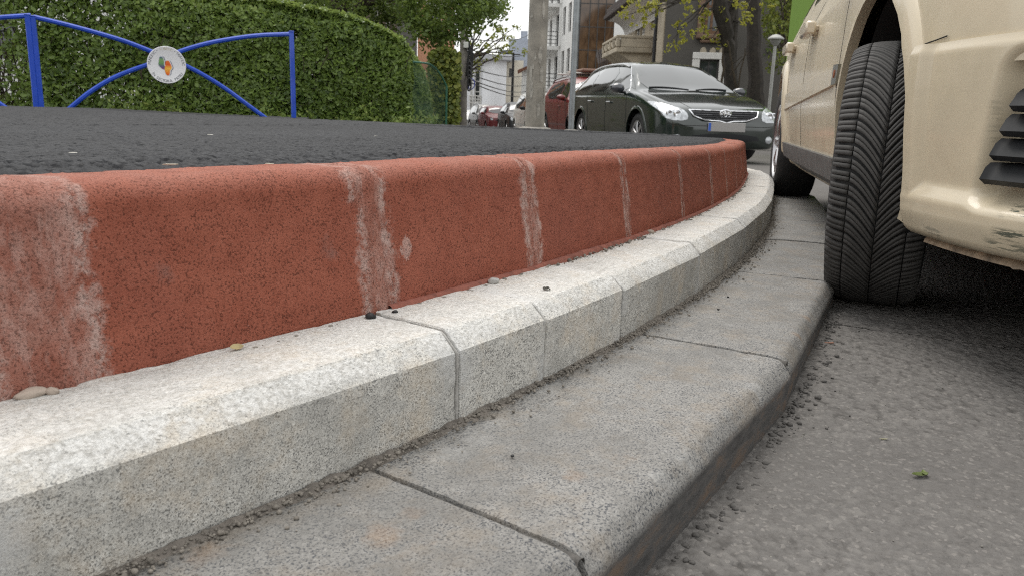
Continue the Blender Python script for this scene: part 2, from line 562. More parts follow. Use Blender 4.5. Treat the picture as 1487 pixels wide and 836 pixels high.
# ------------------------------------------------------------------ the kerb line (a plan curve that bends to the left)
_wb = np.array([(-.306, .570), (-.208, .719), (-.061, .912), (.045, 1.092), (.195, 1.286), (.414, 1.706), (.646, 2.201), (.869, 2.718), (1.23, 3.771), (1.517, 4.678)])
_s = np.concatenate([[0], np.cumsum(np.linalg.norm(np.diff(_wb, axis=0), axis=1))])
_px, _py = np.polyfit(_s, _wb[:, 0], 3), np.polyfit(_s, _wb[:, 1], 3)
_S1 = 4.3
def _line():
    ss = np.arange(-1.6, 11.0, .02)
    P = np.zeros((len(ss), 2))
    for i, s in enumerate(ss):
        q = min(max(s, -.1), _S1)
        p = np.array([np.polyval(_px, q), np.polyval(_py, q)])
        d = np.array([np.polyval(np.polyder(_px), q), np.polyval(np.polyder(_py), q)])
        d /= np.linalg.norm(d)
        if s < q: p = p + d * (s - q)
        elif s > q:
            a0 = math.atan2(d[1], d[0])
            rr, ds = 3.2, s - q
            cx, cy = p[0] - rr * math.sin(a0), p[1] + rr * math.cos(a0)
            a = a0 + min(ds / rr, 1.9)
            p = np.array([cx + rr * math.sin(a), cy - rr * math.cos(a)])
            if ds / rr > 1.9: p = p + np.array([math.cos(a), math.sin(a)]) * (ds - 1.9 * rr)
        P[i] = p
    return ss, P
KS, KP = _line()
KT = np.gradient(KP, axis=0)
KT /= np.linalg.norm(KT, axis=1)[:, None]
KN = np.stack([-KT[:, 1], KT[:, 0]], 1)            # to the left: into the pavement
def kpt(s, off=0.0):
    x = np.interp(s, KS, KP[:, 0]); y = np.interp(s, KS, KP[:, 1])
    nx = np.interp(s, KS, KN[:, 0]); ny = np.interp(s, KS, KN[:, 1])
    return np.stack([x + nx * off, y + ny * off], -1)
def kdrop(s):
    s = np.asarray(s)
    return -.034 * np.clip((s - 1.0) / 2.4, 0, 1) ** 1.25 - .045 * np.clip((s - 3.8) / 4.0, 0, 1)
def road_z(y):
    y = np.asarray(y)
    return -.0146 * np.maximum(0, y - 1.6) - .022 * (1 - np.clip((y - 1.0) / .8, 0, 1))
def s_of(x, y, off):
    """station on the line offset by off that lies nearest to a plan point"""
    q = KP + KN * off
    return KS[np.argmin((q[:, 0] - x) ** 2 + (q[:, 1] - y) ** 2)]

def resample(prof, step):
    out, c = [prof[0]], []
    for a, b in zip(prof[:-1], prof[1:]):
        n = max(1, int(round(math.hypot(b[0] - a[0], b[1] - a[1]) / step)))
        for k in range(1, n + 1): out.append((a[0] + (b[0] - a[0]) * k / n, a[1] + (b[1] - a[1]) * k / n))
    return np.array(out)
def arc(cx, cz, r, a0, a1, n=6):
    return [(cx + r * math.cos(R(a0 + (a1 - a0) * k / n)), cz + r * math.sin(R(a0 + (a1 - a0) * k / n))) for k in range(n + 1)]
def kerb_block(name, parent, mat, prof, s0, s1, off, z0, gap, step, amp, bev, seed, chip=0.0, props=None, tpz=None, riser=None, sm=(0, 0), angle=30, spots=(), taper=None, jog=0.0):
    """one straight block of a kerb: its profile (inward y, z) swept along the chord s0..s1"""
    a, b = kpt(s0, off), kpt(s1, off)
    d = b - a
    L = float(np.hypot(*d))
    ang = math.atan2(d[1], d[0])
    p = resample(prof, step)
    c = p.mean(0)
    g0_, g1_ = gap if isinstance(gap, tuple) else (gap, gap)
    Lg = L - g0_ - g1_
    xs = np.concatenate([[0, .0012, .003, .006, .010], np.arange(.010 + step, Lg - .010, step), [Lg - .010, Lg - .006, Lg - .003, Lg - .0012, Lg]])
    N = len(p)
    tn = np.gradient(p, axis=0)
    nn = np.stack([tn[:, 1], -tn[:, 0]], 1)
    nn /= np.maximum(1e-9, np.linalg.norm(nn, axis=1))[:, None]
    nn *= np.sign(((p - c) * nn).sum(1).mean()) or 1
    V = np.zeros((len(xs), N, 3))
    V[..., 0] = xs[:, None] + g0_
    ed = np.minimum(xs, xs[-1] - xs)
    inset = np.where(ed < bev, bev - np.sqrt(np.maximum(0, bev ** 2 - (bev - ed) ** 2)), 0)
    V[..., 1] = p[None, :, 0] - inset[:, None] * nn[None, :, 0]
    V[..., 2] = p[None, :, 1] - inset[:, None] * nn[None, :, 1]
    th_ = lambda s_: math.atan2(np.interp(s_, KS, KT[:, 1]), np.interp(s_, KS, KT[:, 0]))
    t0_, t1_ = math.tan(th_(s0) - ang), math.tan(th_(s1) - ang)
    u_ = (V[..., 0] / L)
    if taper:
        V[..., 1] -= (taper[0] + (taper[1] - taper[0]) * u_) * np.clip((-V[..., 1] - .10) / .10, 0, 1)
    V[..., 0] -= V[..., 1] * (t0_ + (t1_ - t0_) * u_)
    q = V.reshape(-1, 3) + np.array([seed * 3.7, seed * 1.3, 0])
    h = fbm(q * 55, 3, seed) * amp + fbm(q * 9, 2, seed + 9) * amp * 1.6
    if chip:
        # chipped arrises: noise bites where the profile turns sharply and at the block's ends
        turn = np.abs(np.gradient(np.unwrap(np.arctan2(tn[:, 1], tn[:, 0]))))
        turn = np.convolve(turn, [.25, .5, 1, .5, .25], 'same')
        turn = np.clip(turn / .5, 0, 1)
        e2 = np.clip(1 - ed / .02, 0, 1)
        k = np.maximum(turn[None, :], e2[:, None] * .8).ravel()
        h = h - chip * k * np.clip(fbm(q * 34, 3, seed + 5) * 1.6 + .1, 0, 1)
    nv = np.broadcast_to(nn[None], (len(xs), N, 2)).reshape(-1, 2)
    V = V.reshape(-1, 3)
    V[:, 1] += nv[:, 0] * h
    V[:, 2] += nv[:, 1] * h
    zp_ = V[:, 2].copy()
    if jog:
        V[:, 1] += rnd.uniform(-jog, jog) + rnd.uniform(-jog, jog) * (V[:, 0] / L - .5)
        V[:, 2] += rnd.uniform(-jog, jog) * .8
    V[:, 2] += float(kdrop(s0)) + (float(kdrop(s1)) - float(kdrop(s0))) * V[:, 0] / L
    F = grid_faces(len(xs), N)
    # end caps as fans of quads toward the middle of the profile
    me_V = [V]; base = len(V)
    caps = []
    for e, i0 in ((0, 0), (1, (len(xs) - 1) * N)):
        me_V.append(np.array([[V[i0 + N // 2, 0], c[0], c[1] + float(kdrop(s1 if e else s0))]]))
        for j in range(N - 1):
            caps.append((i0 + j, i0 + j + 1, base + e, base + e) if e else (i0 + j + 1, i0 + j, base + e, base + e))
    V = np.concatenate(me_V)
    tri = np.array([(x[0], x[1], x[2]) for x in caps])
    FT = np.concatenate([F[:, [0, 1, 2]], F[:, [0, 2, 3]], tri])
    zp_ = np.concatenate([zp_, [c[1], c[1]]])
    jd = np.minimum(V[:, 0] - sm[0], L - V[:, 0] - sm[1])
    at = {'jd': jd}
    if tpz: at['tp'] = np.clip((zp_ - tpz[0]) / (tpz[1] - tpz[0]), 0, 1)
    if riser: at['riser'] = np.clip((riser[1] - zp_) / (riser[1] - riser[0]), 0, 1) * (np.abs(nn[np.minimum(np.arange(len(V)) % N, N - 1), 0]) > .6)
    ca_, sa_ = math.cos(ang), math.sin(ang)
    wx_, wy_, wz_ = a[0] + V[:, 0] * ca_ - V[:, 1] * sa_, a[1] + V[:, 0] * sa_ + V[:, 1] * ca_, V[:, 2] + z0
    at['st0'], at['st1'] = np.zeros(len(V)), np.zeros(len(V))
    at['zp'] = zp_
    for (qx, qy, qz, qr, ch) in spots:
        dq = np.sqrt((wx_ - qx) ** 2 + (wy_ - qy) ** 2 + (wz_ - qz) ** 2) / qr
        at['st%d' % ch] = np.maximum(at['st%d' % ch], np.clip(1.3 - dq, 0, 1))
    o = np_mesh(name, V, FT, mat, parent, at, True, angle, (a[0], a[1], z0), (0, 0, ang))
    if props:
        for kk, vv in props.items(): o[kk] = vv
    return o
def sweep(name, parent, mat, prof, s0, s1, off, z0, step, amp, seed, freq=60, drop=True):
    """a continuous strip that follows the curve (mortar, dirt)"""
    ss = np.arange(s0, s1 + 1e-6, step)
    p = np.array(prof)
    V = np.zeros((len(ss), len(p), 3))
    for j, (y, z) in enumerate(p):
        V[:, j, :2] = kpt(ss, off + y)
        V[:, j, 2] = z0 + z + (kdrop(ss) if drop else 0)
    q = V.reshape(-1, 3)
    h = fbm(q * freq, 3, seed) * amp
    q = q.copy()
    q[:, 2] += h
    q[:, :2] += fbm(q * freq * .7 + 5, 2, seed + 3)[:, None] * amp * .5
    return np_mesh(name, q, grid_faces(len(ss), len(p)), mat, parent, None, True)

def pt_on(x, y, z=None, Y=None):
    d = _f + _R * ((x - 743.5) / 1145.0) - _U * ((y - 418.0) / 1145.0)
    return Vector((0, 0, CAM_Z)) + d * ((z - CAM_Z) / d.z)
def spots_on(z, lst): return [(*pt_on(x, y, z), r, ch) for x, y, r, ch in lst]
SPOT_SLAB = spots_on(.07, [(690, 632, .035, 0), (720, 612, .030, 0), (655, 655, .028, 0), (1062, 470, .018, 0), (1175, 455, .03, 1), (1160, 480, .02, 1), (1185, 430, .02, 1), (560, 775, .03, 1), (600, 745, .02, 1), (835, 690, .02, 1), (1000, 655, .03, 0), (975, 690, .03, 0), (1110, 560, .03, 0), (790, 560, .03, 0), (300, 800, .03, 1), (1085, 520, .02, 0)])
SPOT_WHITE = spots_on(.18, [(222, 604, .010, 1), (590, 478, .012, 1), (645, 480, .02, 0), (690, 480, .02, 0), (900, 395, .02, 0)]) + spots_on(.125, [(862, 476, .045, 0), (838, 490, .035, 0), (640, 540, .03, 0), (690, 545, .03, 0), (1060, 345, .04, 0), (20, 800, .04, 0), (625, 552, .015, 1), (440, 590, .02, 1)])
SPOT_RED = []
# lower granite slabs: the reference curve is the foot of the white kerb
E_SL = 9.5
slab_row = thing('granite_step', 'lowest step of grey granite slabs curving along the edge of the road', 'kerb', kind='structure')
SW, SH = .258, .070
def prof_slab(sw):
    return [(-sw + .004, -.09), (-sw + .001, .02), (-sw, SH - .026), (-sw + .003, SH - .019), (-sw + .014, SH - .005), (-sw + .021, SH - .001), (-sw + .035, SH + .0005), (-.10, SH + .001), (-.014, SH), (-.008, SH - .004), (-.008, -.06)]
sj = [s_of(-.122, .759, 0), s_of(.252, 1.335, 0), s_of(.576, 1.986, 0), s_of(.846, 2.634, 0), s_of(1.094, 3.305, 0)]
sj = [sj[0] - 1.41, sj[0] - .705] + sj + [sj[-1] + .69 * k for k in range(1, 8)]
for i, (a, b) in enumerate(zip(sj[:-1], sj[1:])):
    near = a < 2.0
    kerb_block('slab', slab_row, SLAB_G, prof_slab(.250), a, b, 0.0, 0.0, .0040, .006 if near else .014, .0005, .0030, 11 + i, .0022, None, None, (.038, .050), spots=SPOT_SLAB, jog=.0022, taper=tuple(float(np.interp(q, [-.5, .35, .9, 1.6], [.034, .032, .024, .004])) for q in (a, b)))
# white kerb
white_row = thing('white_granite_kerb', 'middle step of pale granite kerb blocks with a chamfered white edge', 'kerb', kind='structure')
WH = .110
prof_white = [(.0, -.06), (.0, WH - .024), (.0245, WH - .001), (.030, WH), (.143, WH + .001), (.1435, -.05)]
wj = [s_of(-.37, .48, 0), s_of(-.061, .912, 0), s_of(.045, 1.092, 0), s_of(.195, 1.286, 0), s_of(.414, 1.706, 0), s_of(.646, 2.201, 0), s_of(.86, 2.70, 0)]
wj = [wj[0] - .98, wj[0] - .49] + wj + [wj[-1] + .49 * k for k in range(1, 12)]
for i, (a, b) in enumerate(zip(wj[:-1], wj[1:])):
    near = a < 2.0
    kerb_block('kerb_block', white_row, WHITE_G, prof_white, a, b, 0.0, SH, (.0006 if i == 4 else .0046, .0006 if i == 3 else .0046), .005 if near else .012,   .00042, .0022, 31 + i, .0025, None, (WH - .026, WH - .016), spots=SPOT_WHITE, jog=.0024)
# red kerb
red_row = thing('red_concrete_kerb', 'top step of red painted concrete kerb blocks with smeared mortar joints', 'kerb', kind='structure')
RH = .186
prof_red = [(.0, -.02), (.004, .03), (.024, RH - .032)] + arc(.024 + .029, RH - .029, .029, 176, 92, 9) + [(.09, RH), (.165, RH - .001), (.166, .05)]
rj0 = [s_of(-.408, .68, .145), s_of(-.151, 1.0, .145), s_of(.055, 1.34, .145), s_of(.263, 1.711, .145), s_of(.445, 2.133, .145), s_of(.631, 2.562, .145), s_of(.789, 2.909, .145)]
for (q, zz_, r_, ch) in ((s_of(-.215, .94, .145), .27, .030, 1), (s_of(-.37, .73, .145), .335, .016, 0), (s_of(-.345, .765, .145), .27, .020, 1), (s_of(-.13, 1.03, .145), .30, .020, 0), (s_of(-.12, 1.04, .145), .255, .022, 0), (s_of(.07, 1.36, .145), .30, .016, 0)):
    q2 = kpt(q, .150); SPOT_RED.append((q2[0], q2[1], zz_, r_, ch))
rj = [rj0[0] - .84, rj0[0] - .42] + rj0 + [rj0[-1] + .44 * k for k in range(1, 12)]
smear = {2: .046, 3: .026, 4: .017, 5: .012, 6: .009, 7: .015, 8: .009, 9: .008}
for i, (a, b) in enumerate(zip(rj[:-1], rj[1:])):
    near = a < 2.2
    kerb_block('kerb_block', red_row, RED, prof_red, a, b, .145, SH + WH, .0016, .005 if near else .012, .0009, .003, 51 + i, .0, None, None, None, (smear.get(i, .006), smear.get(i + 1, .006)), 50, SPOT_RED)
for i, s in enumerate(rj[1:12]):
    # the mortar of each joint, trowelled a little proud and ridged
    wd = [.050, .044, .026, .016, .010, .008, .008, .008, .008, .008, .008][i]
    pr = resample([(.0, -.004)] + [(y, z) for y, z in prof_red[1:-2]], .005)
    us = np.linspace(-wd / 2, wd / 2, 11)
    tn = np.gradient(pr, axis=0)
    nn = np.stack([tn[:, 1], -tn[:, 0]], 1) / np.linalg.norm(tn, axis=1)[:, None]
    nn *= np.sign((nn[:, 0] * -1).sum())
    V = np.zeros((11, len(pr), 3))
    tan = (kpt(s + .02, .145) - kpt(s - .02, .145)) / .04
    nor = np.array([-tan[1], tan[0]])
    for k, u in enumerate(us):
        e = 1 - (2 * abs(u) / wd) ** 3
        wig = fbm(np.stack([np.full(len(pr), i * 3.1), pr[:, 1] * 30, np.full(len(pr), .5)], 1), 3, i) * wd * .25
        hh = -.0025 + .004 * e + fbm(np.stack([np.full(len(pr), u * 220 + i * 9), pr[:, 1] * 70, np.full(len(pr), i * 2.)], 1), 3, 4) * .0028
        o2 = pr + nn * hh[:, None]
        xy = kpt(s, .145)[None] + tan[None] * (u + wig)[:, None] + nor[None] * o2[:, 0:1]
        V[k, :, :2] = xy
        V[k, :, 2] = o2[:, 1] + float(kdrop(s))
    np_mesh('mortar_joint', V.reshape(-1, 3), grid_faces(11, len(pr)), RED, red_row, {'jd': np.full(11 * len(pr), -.045), 'zp': np.tile(pr[:, 1], 11)}, True, None, (0, 0, SH + WH))
sweep('bedding', red_row, plain('red_bedding', (.24, .085, .06), .95, var=.35, scale=50, bump=.7, bscale=160), [(-.008, -.004), (-.0065, .004), (-.002, .0065), (.005, .006)], rj[3] + .01, 5.0, .145, SH + WH, .006, .0022, 5)
sweep('bedding', slab_row, DIRT, [(-.03, -.012), (-.014, -.004), (.0, .002), (.004, .0)], -1.5, 8.0, 0.0, SH, .006, .005, 8)
for i, s in enumerate(sj[1:8]):
    for nm, par, o0, o1, z, mt, ww, dz in (('mortar_joint', slab_row, -.250 - float(np.interp(s, [-.5, .35, .9, 1.6], [.034, .032, .024, .004])) + .008, -.01, SH - .0055, plain('joint_dirt', (.085, .080, .074), .95, var=.5, scale=90, bump=.9, bscale=220), .0075, .0022),):
        n = 130
        us = np.linspace(0, 1, n)
        tan = (kpt(s + .02) - kpt(s - .02)) / .04
        V = np.zeros((n, 7, 3))
        for j, u in enumerate(np.linspace(-1, 1, 7)):
            xy = np.stack([kpt(s, o0 + (o1 - o0) * t) for t in us])
            V[:, j, :2] = xy + tan * u * ww
            V[:, j, 2] = z + fbm(np.stack([us * 70, np.full(n, j * 1.7), np.full(n, i * 1.)], 1), 4, 6) * dz - .010 * u ** 4 + float(kdrop(s))
        np_mesh(nm, V.reshape(-1, 3), grid_faces(n, 7), mt, par)
for i, s in enumerate(wj[1:10]):
    pr = resample([(-.0008, -.005), (-.0008, WH - .024), (.021, WH - .004), (.027, WH - .0012), (.143, WH - .0012)], .006)
    us = np.linspace(-1, 1, 9)
    wd = [.010, .012, .003, .009, .009, .009, .009, .009, .009][i]
    tan = (kpt(s + .02) - kpt(s - .02)) / .04
    nor = np.array([-tan[1], tan[0]])
    V = np.zeros((9, len(pr), 3))
    for k, u in enumerate(us):
        hh = -.0058 * u ** 4 + fbm(np.stack([np.full(len(pr), u * 2 + i), pr[:, 1] * 80, pr[:, 0] * 80], 1), 3, 4) * .0012 - .0024
        V[k, :, :2] = kpt(s)[None] + tan[None] * u * wd + nor[None] * (pr[:, 0] - hh)[:, None]
        V[k, :, 2] = SH + pr[:, 1] + hh * .3 + float(kdrop(s))
    np_mesh('mortar_joint', V.reshape(-1, 3), grid_faces(9, len(pr)), MORTAR, white_row)

# ------------------------------------------------------------------ fresh asphalt of the raised pavement
TOPZ = SH + WH + RH
ASP_OFF = .145 + .142
def asp_z(x, y, dist, s=None):
    sl = .0062 + np.clip((x + 5.2) / 5.5, 0, 1.2) * .0085
    z = TOPZ + .004 - np.maximum(0, dist - .15) * sl
    if s is None: s = kdist(np.atleast_1d(x), np.atleast_1d(y), True)[1].reshape(np.shape(x))
    return z + kdrop(s) * np.clip(1 - dist / 2.2, 0, 1)
def kdist(x, y, both=False):
    """distance in from the back of the red kerb (and the station of the nearest point)"""
    m = (KS > -1.6) & (KS < 10.9)
    P, S = (KP + KN * ASP_OFF)[m][::4], KS[m][::4]
    out = np.full(x.shape, 1e9); st = np.zeros(x.shape)
    for p, s_ in zip(P, S):
        d = (x - p[0]) ** 2 + (y - p[1]) ** 2
        st = np.where(d < out, s_, st); out = np.minimum(out, d)
    return (np.sqrt(out), st) if both else np.sqrt(out)
ss = np.concatenate([np.arange(-.75, 1.2, .0026), np.arange(1.2, 4.6, .0052)])
vv = np.concatenate([[-.012, -.006, -.002], np.linspace(.0, .25, 70)[1:], np.linspace(.25, .95, 90)[1:], .95 + np.linspace(0, 1, 70)[1:] ** 1.3 * 1.25])
SSg, VVg = np.meshgrid(ss, vv, indexing='ij')
XY = kpt(SSg.ravel(), 0) + np.stack([np.interp(SSg.ravel(), KS, KN[:, 0]), np.interp(SSg.ravel(), KS, KN[:, 1])], 1) * (ASP_OFF + VVg.ravel() + fbm(np.stack([SSg.ravel() * 40, VVg.ravel() * 0, VVg.ravel() * 0], 1), 3, 2) * .004)[:, None]
z = asp_z(XY[:, 0], XY[:, 1], VVg.ravel(), SSg.ravel())
d1, c1 = worley2(XY[:, 0] / .0085, XY[:, 1] / .0085, 3)
d2, c2 = worley2(XY[:, 0] / .019, XY[:, 1] / .019, 8)
lump = np.clip(1 - d1 * d1 * 1.6, -.3, 1) * (.2 + c1) * .0052 + np.clip(1 - d2 * d2 * 1.5, -.2, 1) * c2 * .0045
lump = np.minimum(lump, .0052)
lump += fbm(np.stack([XY[:, 0] * 7, XY[:, 1] * 7, XY[:, 0] * 0], 1), 3, 4) * .003
edge = np.clip(VVg.ravel() / .016, -1, 1)
fade = np.clip((2.2 - VVg.ravel()) / .2, 0, 1)
z = z + lump + np.where(edge < 1, (edge - 1) * .006, 0) - (1 - fade) * .012
pav = thing('pavement', 'raised pavement of fresh black asphalt behind the red kerb', 'pavement', kind='structure')
np_mesh('asphalt_edge', np.stack([XY[:, 0], XY[:, 1], z], 1), grid_faces(len(ss), len(vv)), FRESH, pav)
# the rest of the pavement, out to its far edge
gx, gy = np.arange(-7.4, 2.0, .0135), np.arange(.8, 9.35, .0135)
GX, GY = np.meshgrid(gx, gy, indexing='ij')
PB = KP + KN * ASP_OFF
PB = PB[(KS > -1.5) & (KS < 10.9)]
poly = [(-9.2, -1.6)] + [tuple(p) for p in PB[::6]] + [(-2.4, 9.3), (-5.2, 8.3), (-9.2, 6.9)]
def inside(px, py, poly):
    r = np.zeros(px.shape, bool)
    n = len(poly)
    for i in range(n):
        x1, y1 = poly[i]; x2, y2 = poly[(i + 1) % n]
        c = ((y1 > py) != (y2 > py)) & (px < (x2 - x1) * (py - y1) / (y2 - y1 + 1e-12) + x1)
        r ^= c
    return r
ins = inside(GX, GY, poly)
DD, SD = [q.reshape(GX.shape) for q in kdist(GX.ravel(), GY.ravel(), True)]
GZ = asp_z(GX, GY, DD, SD) + fbm(np.stack([GX.ravel() * 2, GY.ravel() * 2, GX.ravel() * 0], 1), 3, 4).reshape(GX.shape) * .004
w1, w2 = worley2(GX.ravel() / .032, GY.ravel() / .032, 5)
GZ += (np.clip(1 - w1 * w1 * 1.5, -.2, 1) * (w2 - .1) * .0115).reshape(GX.shape)
# where the fine strip lies, this sheet dips below it
onstrip = (DD < 2.0) & (GY < 6)
GZ = np.where(onstrip, GZ - .02, GZ)
keep = ins[:-1, :-1] & ins[1:, :-1] & ins[:-1, 1:] & ins[1:, 1:]
Fg = grid_faces(len(gx), len(gy))[keep.ravel()]
np_mesh('asphalt_surface', np.stack([GX.ravel(), GY.ravel(), GZ.ravel()], 1), Fg, FRESH, pav)

# ------------------------------------------------------------------ the road: one sheet out to the horizon, finely modelled near the kerb
road = thing('road', 'worn grey asphalt road beside the stepped granite kerb', 'road', kind='structure')
rs, rv = np.concatenate([np.arange(-.6, 1.5, .0042), np.arange(1.5, 3.0, .009)]), np.concatenate([np.arange(.0, .75, .0045), np.arange(.75, 1.5, .014)])
RS, RV = np.meshgrid(rs, rv, indexing='ij')
XY = kpt(RS.ravel(), -SW + .03) - np.stack([np.interp(RS.ravel(), KS, KN[:, 0]), np.interp(RS.ravel(), KS, KN[:, 1])], 1) * RV.ravel()[:, None]
d1, c1 = worley2(XY[:, 0] / .0105, XY[:, 1] / .0105, 13)
d2, c2 = worley2(XY[:, 0] / .024, XY[:, 1] / .024, 17)
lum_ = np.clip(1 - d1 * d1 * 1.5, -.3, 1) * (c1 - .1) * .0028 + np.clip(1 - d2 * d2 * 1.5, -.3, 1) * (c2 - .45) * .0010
z = road_z(XY[:, 1]) + .004 + lum_ + fbm(np.stack([XY[:, 0] * 9, XY[:, 1] * 9, XY[:, 0] * 0], 1), 4, 4) * .0018
z += np.clip(1 - RV.ravel() / .055, 0, 1) ** 1.5 * .010 * (.4 + fbm(np.stack([XY[:, 0] * 30, XY[:, 1] * 30, XY[:, 0] * 0], 1), 3, 14))
fd = np.maximum(np.clip((RV.ravel() - 1.3) / .2, 0, 1), np.maximum(np.clip((RS.ravel() - 2.8) / .2, 0, 1), np.clip((-.4 - RS.ravel()) / .2, 0, 1)))
z -= fd * .008
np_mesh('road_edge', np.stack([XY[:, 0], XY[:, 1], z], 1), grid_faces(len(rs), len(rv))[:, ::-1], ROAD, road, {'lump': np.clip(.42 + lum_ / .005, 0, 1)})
gy = np.array([-60, -10, -3, 0, 1.6, 4, 8, 15, 30, 60, 100, 140, 400, 900.])
gx = np.array([-900, -200, -60, -20, -8, 0, 8, 20, 60, 200, 900.])
GX, GY = np.meshgrid(gx, gy, indexing='ij')
GZ = road_z(np.minimum(GY, 140)) - .004
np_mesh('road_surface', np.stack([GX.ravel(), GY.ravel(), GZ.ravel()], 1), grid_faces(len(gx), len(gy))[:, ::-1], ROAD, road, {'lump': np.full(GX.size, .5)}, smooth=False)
# ------------------------------------------------------------------ cars
def pchip(x, xs, ys):
    xs, ys = np.array(xs, float), np.array(ys, float)
    if xs[0] > xs[-1]: xs, ys = xs[::-1], ys[::-1]
    h = np.diff(xs); d = np.diff(ys) / h
    m = np.zeros(len(xs))
    m[0], m[-1] = d[0], d[-1]
    for i in range(1, len(xs) - 1):
        if d[i - 1] * d[i] > 0:
            w1, w2 = 2 * h[i] + h[i - 1], h[i] + 2 * h[i - 1]
            m[i] = (w1 + w2) / (w1 / d[i - 1] + w2 / d[i])
    x = np.clip(x, xs[0], xs[-1])
    k = np.clip(np.searchsorted(xs, x) - 1, 0, len(xs) - 2)
    t = (x - xs[k]) / h[k]
    return ((1 + 2 * t) * (1 - t) ** 2 * ys[k] + t * (1 - t) ** 2 * h[k] * m[k] + t * t * (3 - 2 * t) * ys[k + 1] + t * t * (t - 1) * h[k] * m[k + 1])
class Shell:
    """a car body swept along its length: x forward from the front axle, y left, z up"""
    def __init__(s, st, dx=.03, sub=5, arches=(), mid=.55, dx_nose=.012):
        # st rows: x, underside z, belt z, top z, half-width, roof half-width
        st = sorted(st)
        a = np.array(st)
        x0, x1 = a[0, 0], a[-1, 0]
        xs = np.concatenate([np.arange(x0, x0 + .12, dx_nose), np.arange(x0 + .12, x1 - .18, dx), np.arange(x1 - .18, x1 + 1e-6, dx_nose)])
        f = [pchip(xs, a[:, 0], a[:, k]) for k in range(1, 6)]
        zb, zl, zt, w, wt = f
        C = []
        zmid = np.minimum(mid, zl - .06)
        z8 = zl + (zt - zl) * .86
        yy = [0 * w, .80 * w, .955 * w, .985 * w, w, .988 * w, .957 * w, .5 * (.957 * w + wt) + .022 * np.clip((zt - zl) / .4, 0, 1), wt, .8 * wt, 0 * w]
        zz = [zb, zb, zb + .035, zb + .15 * (zl - zb) / .6, zmid, zl - .25 * (zl - zmid), zl, (zl + z8) / 2, z8, zl + (zt - zl) * .97, zt + .015]
        Y, Z = np.stack(yy, 1), np.stack(zz, 1)
        ring = []
        K = Y.shape[1]
        tt = np.linspace(0, 1, sub, endpoint=False)
        def cr(P):
            out = []
            for k in range(K - 1):
                p0, p1, p2, p3 = P[:, max(k - 1, 0)], P[:, k], P[:, k + 1], P[:, min(k + 2, K - 1)]
                for t in tt:
                    out.append(.5 * (2 * p1 + (p2 - p0) * t + (2 * p0 - 5 * p1 + 4 * p2 - p3) * t * t + (3 * p1 - p0 - 3 * p2 + p3) * t ** 3))
            out.append(P[:, -1])
            return np.stack(out, 1)
        Yr, Zr = cr(Y), cr(Z)
        Yr = np.maximum(Yr, 0)
        n = Yr.shape[1]
        # right side (y<0) going up, then the left side going down
        YY = np.concatenate([-Yr, Yr[:, ::-1][:, 1:-1]], 1)
        ZZ = np.concatenate([Zr, Zr[:, ::-1][:, 1:-1]], 1)
        XX = np.repeat(xs[:, None], YY.shape[1], 1)
        V = np.stack([XX, YY, ZZ], 2)
        N = V.shape[1]
        nx = len(xs)
        i, j = np.meshgrid(np.arange(nx - 1), np.arange(N), indexing='ij')
        q = (i * N + j).ravel(); q2 = (i * N + (j + 1) % N).ravel()
        F = np.stack([q, q2, q2 + N, q + N], 1)
        V = V.reshape(-1, 3)
        # noses: rings that shrink toward the middle and bulge outward
        caps = []
        for end, base, sgn in ((0, 0, -1), (1, (nx - 1) * N, 1)):
            r0 = V[base:base + N]
            c = r0.mean(0)
            prev = base
            for sc, bx in ((.9, .016), (.7, .028), (.4, .034), (.05, .036)):
                rr = c + (r0 - c) * np.array([1, sc, sc])
                rr[:, 0] = r0[:, 0] + sgn * bx
                nb = len(V)
                V = np.concatenate([V, rr])
                jj = np.arange(N); j2 = (jj + 1) % N
                qq = np.stack([prev + jj, prev + j2, nb + j2, nb + jj], 1)
                caps.append(qq if end else qq[:, ::-1])
                prev = nb
        F = np.concatenate([F] + caps)
        if end is not None: pass
        # wheel arches: faces inside the circle go, the rim is pulled onto it
        for (ax, az, r) in arches:
            d = np.hypot(V[:, 0] - ax, V[:, 2] - az)
            ina = (d < r) & (np.abs(V[:, 1]) > .30)
            fi = ina[F]
            keep = ~fi.all(1)
            part = keep & fi.any(1)
            idx = np.unique(F[part][fi[part]])
            sc = r / np.maximum(d[idx], 1e-4)
            V[idx, 0] = ax + (V[idx, 0] - ax) * sc
            V[idx, 2] = az + (V[idx, 2] - az) * sc
            F = F[keep]
        s.V, s.F = V, F
        s.bvh = BVHTree.FromPolygons([tuple(v) for v in V.tolist()], [tuple(f) for f in F.tolist()])
    def build(s, name, mats, parent, drop=None):
        F = s.F if drop is None else s.F[~drop(s.V)[s.F].all(1)]
        return np_mesh(name, s.V, F[:, ::-1], mats, parent, None, True, 50)
    def hit(s, o, d):
        h = s.bvh.ray_cast(Vector(o), Vector(d))
        return h[0]
    def side(s, x, z, sgn=-1):
        h = s.hit((x, sgn * 3, z), (0, -sgn, 0))
        return h
    def front(s, y, z, sgn=1):
        return s.hit((sgn * 6 if sgn > 0 else -9, y, z), (-sgn, 0, 0))
    def top(s, x, y):
        return s.hit((x, y, 4), (0, 0, -1))
def smooth_poly(pts, it=2):
    for _ in range(it):
        out = []
        n = len(pts)
        for i in range(n):
            a, b = pts[i], pts[(i + 1) % n]
            out += [(a[0] * .75 + b[0] * .25, a[1] * .75 + b[1] * .25), (a[0] * .25 + b[0] * .75, a[1] * .25 + b[1] * .75)]
        pts = out
    return pts
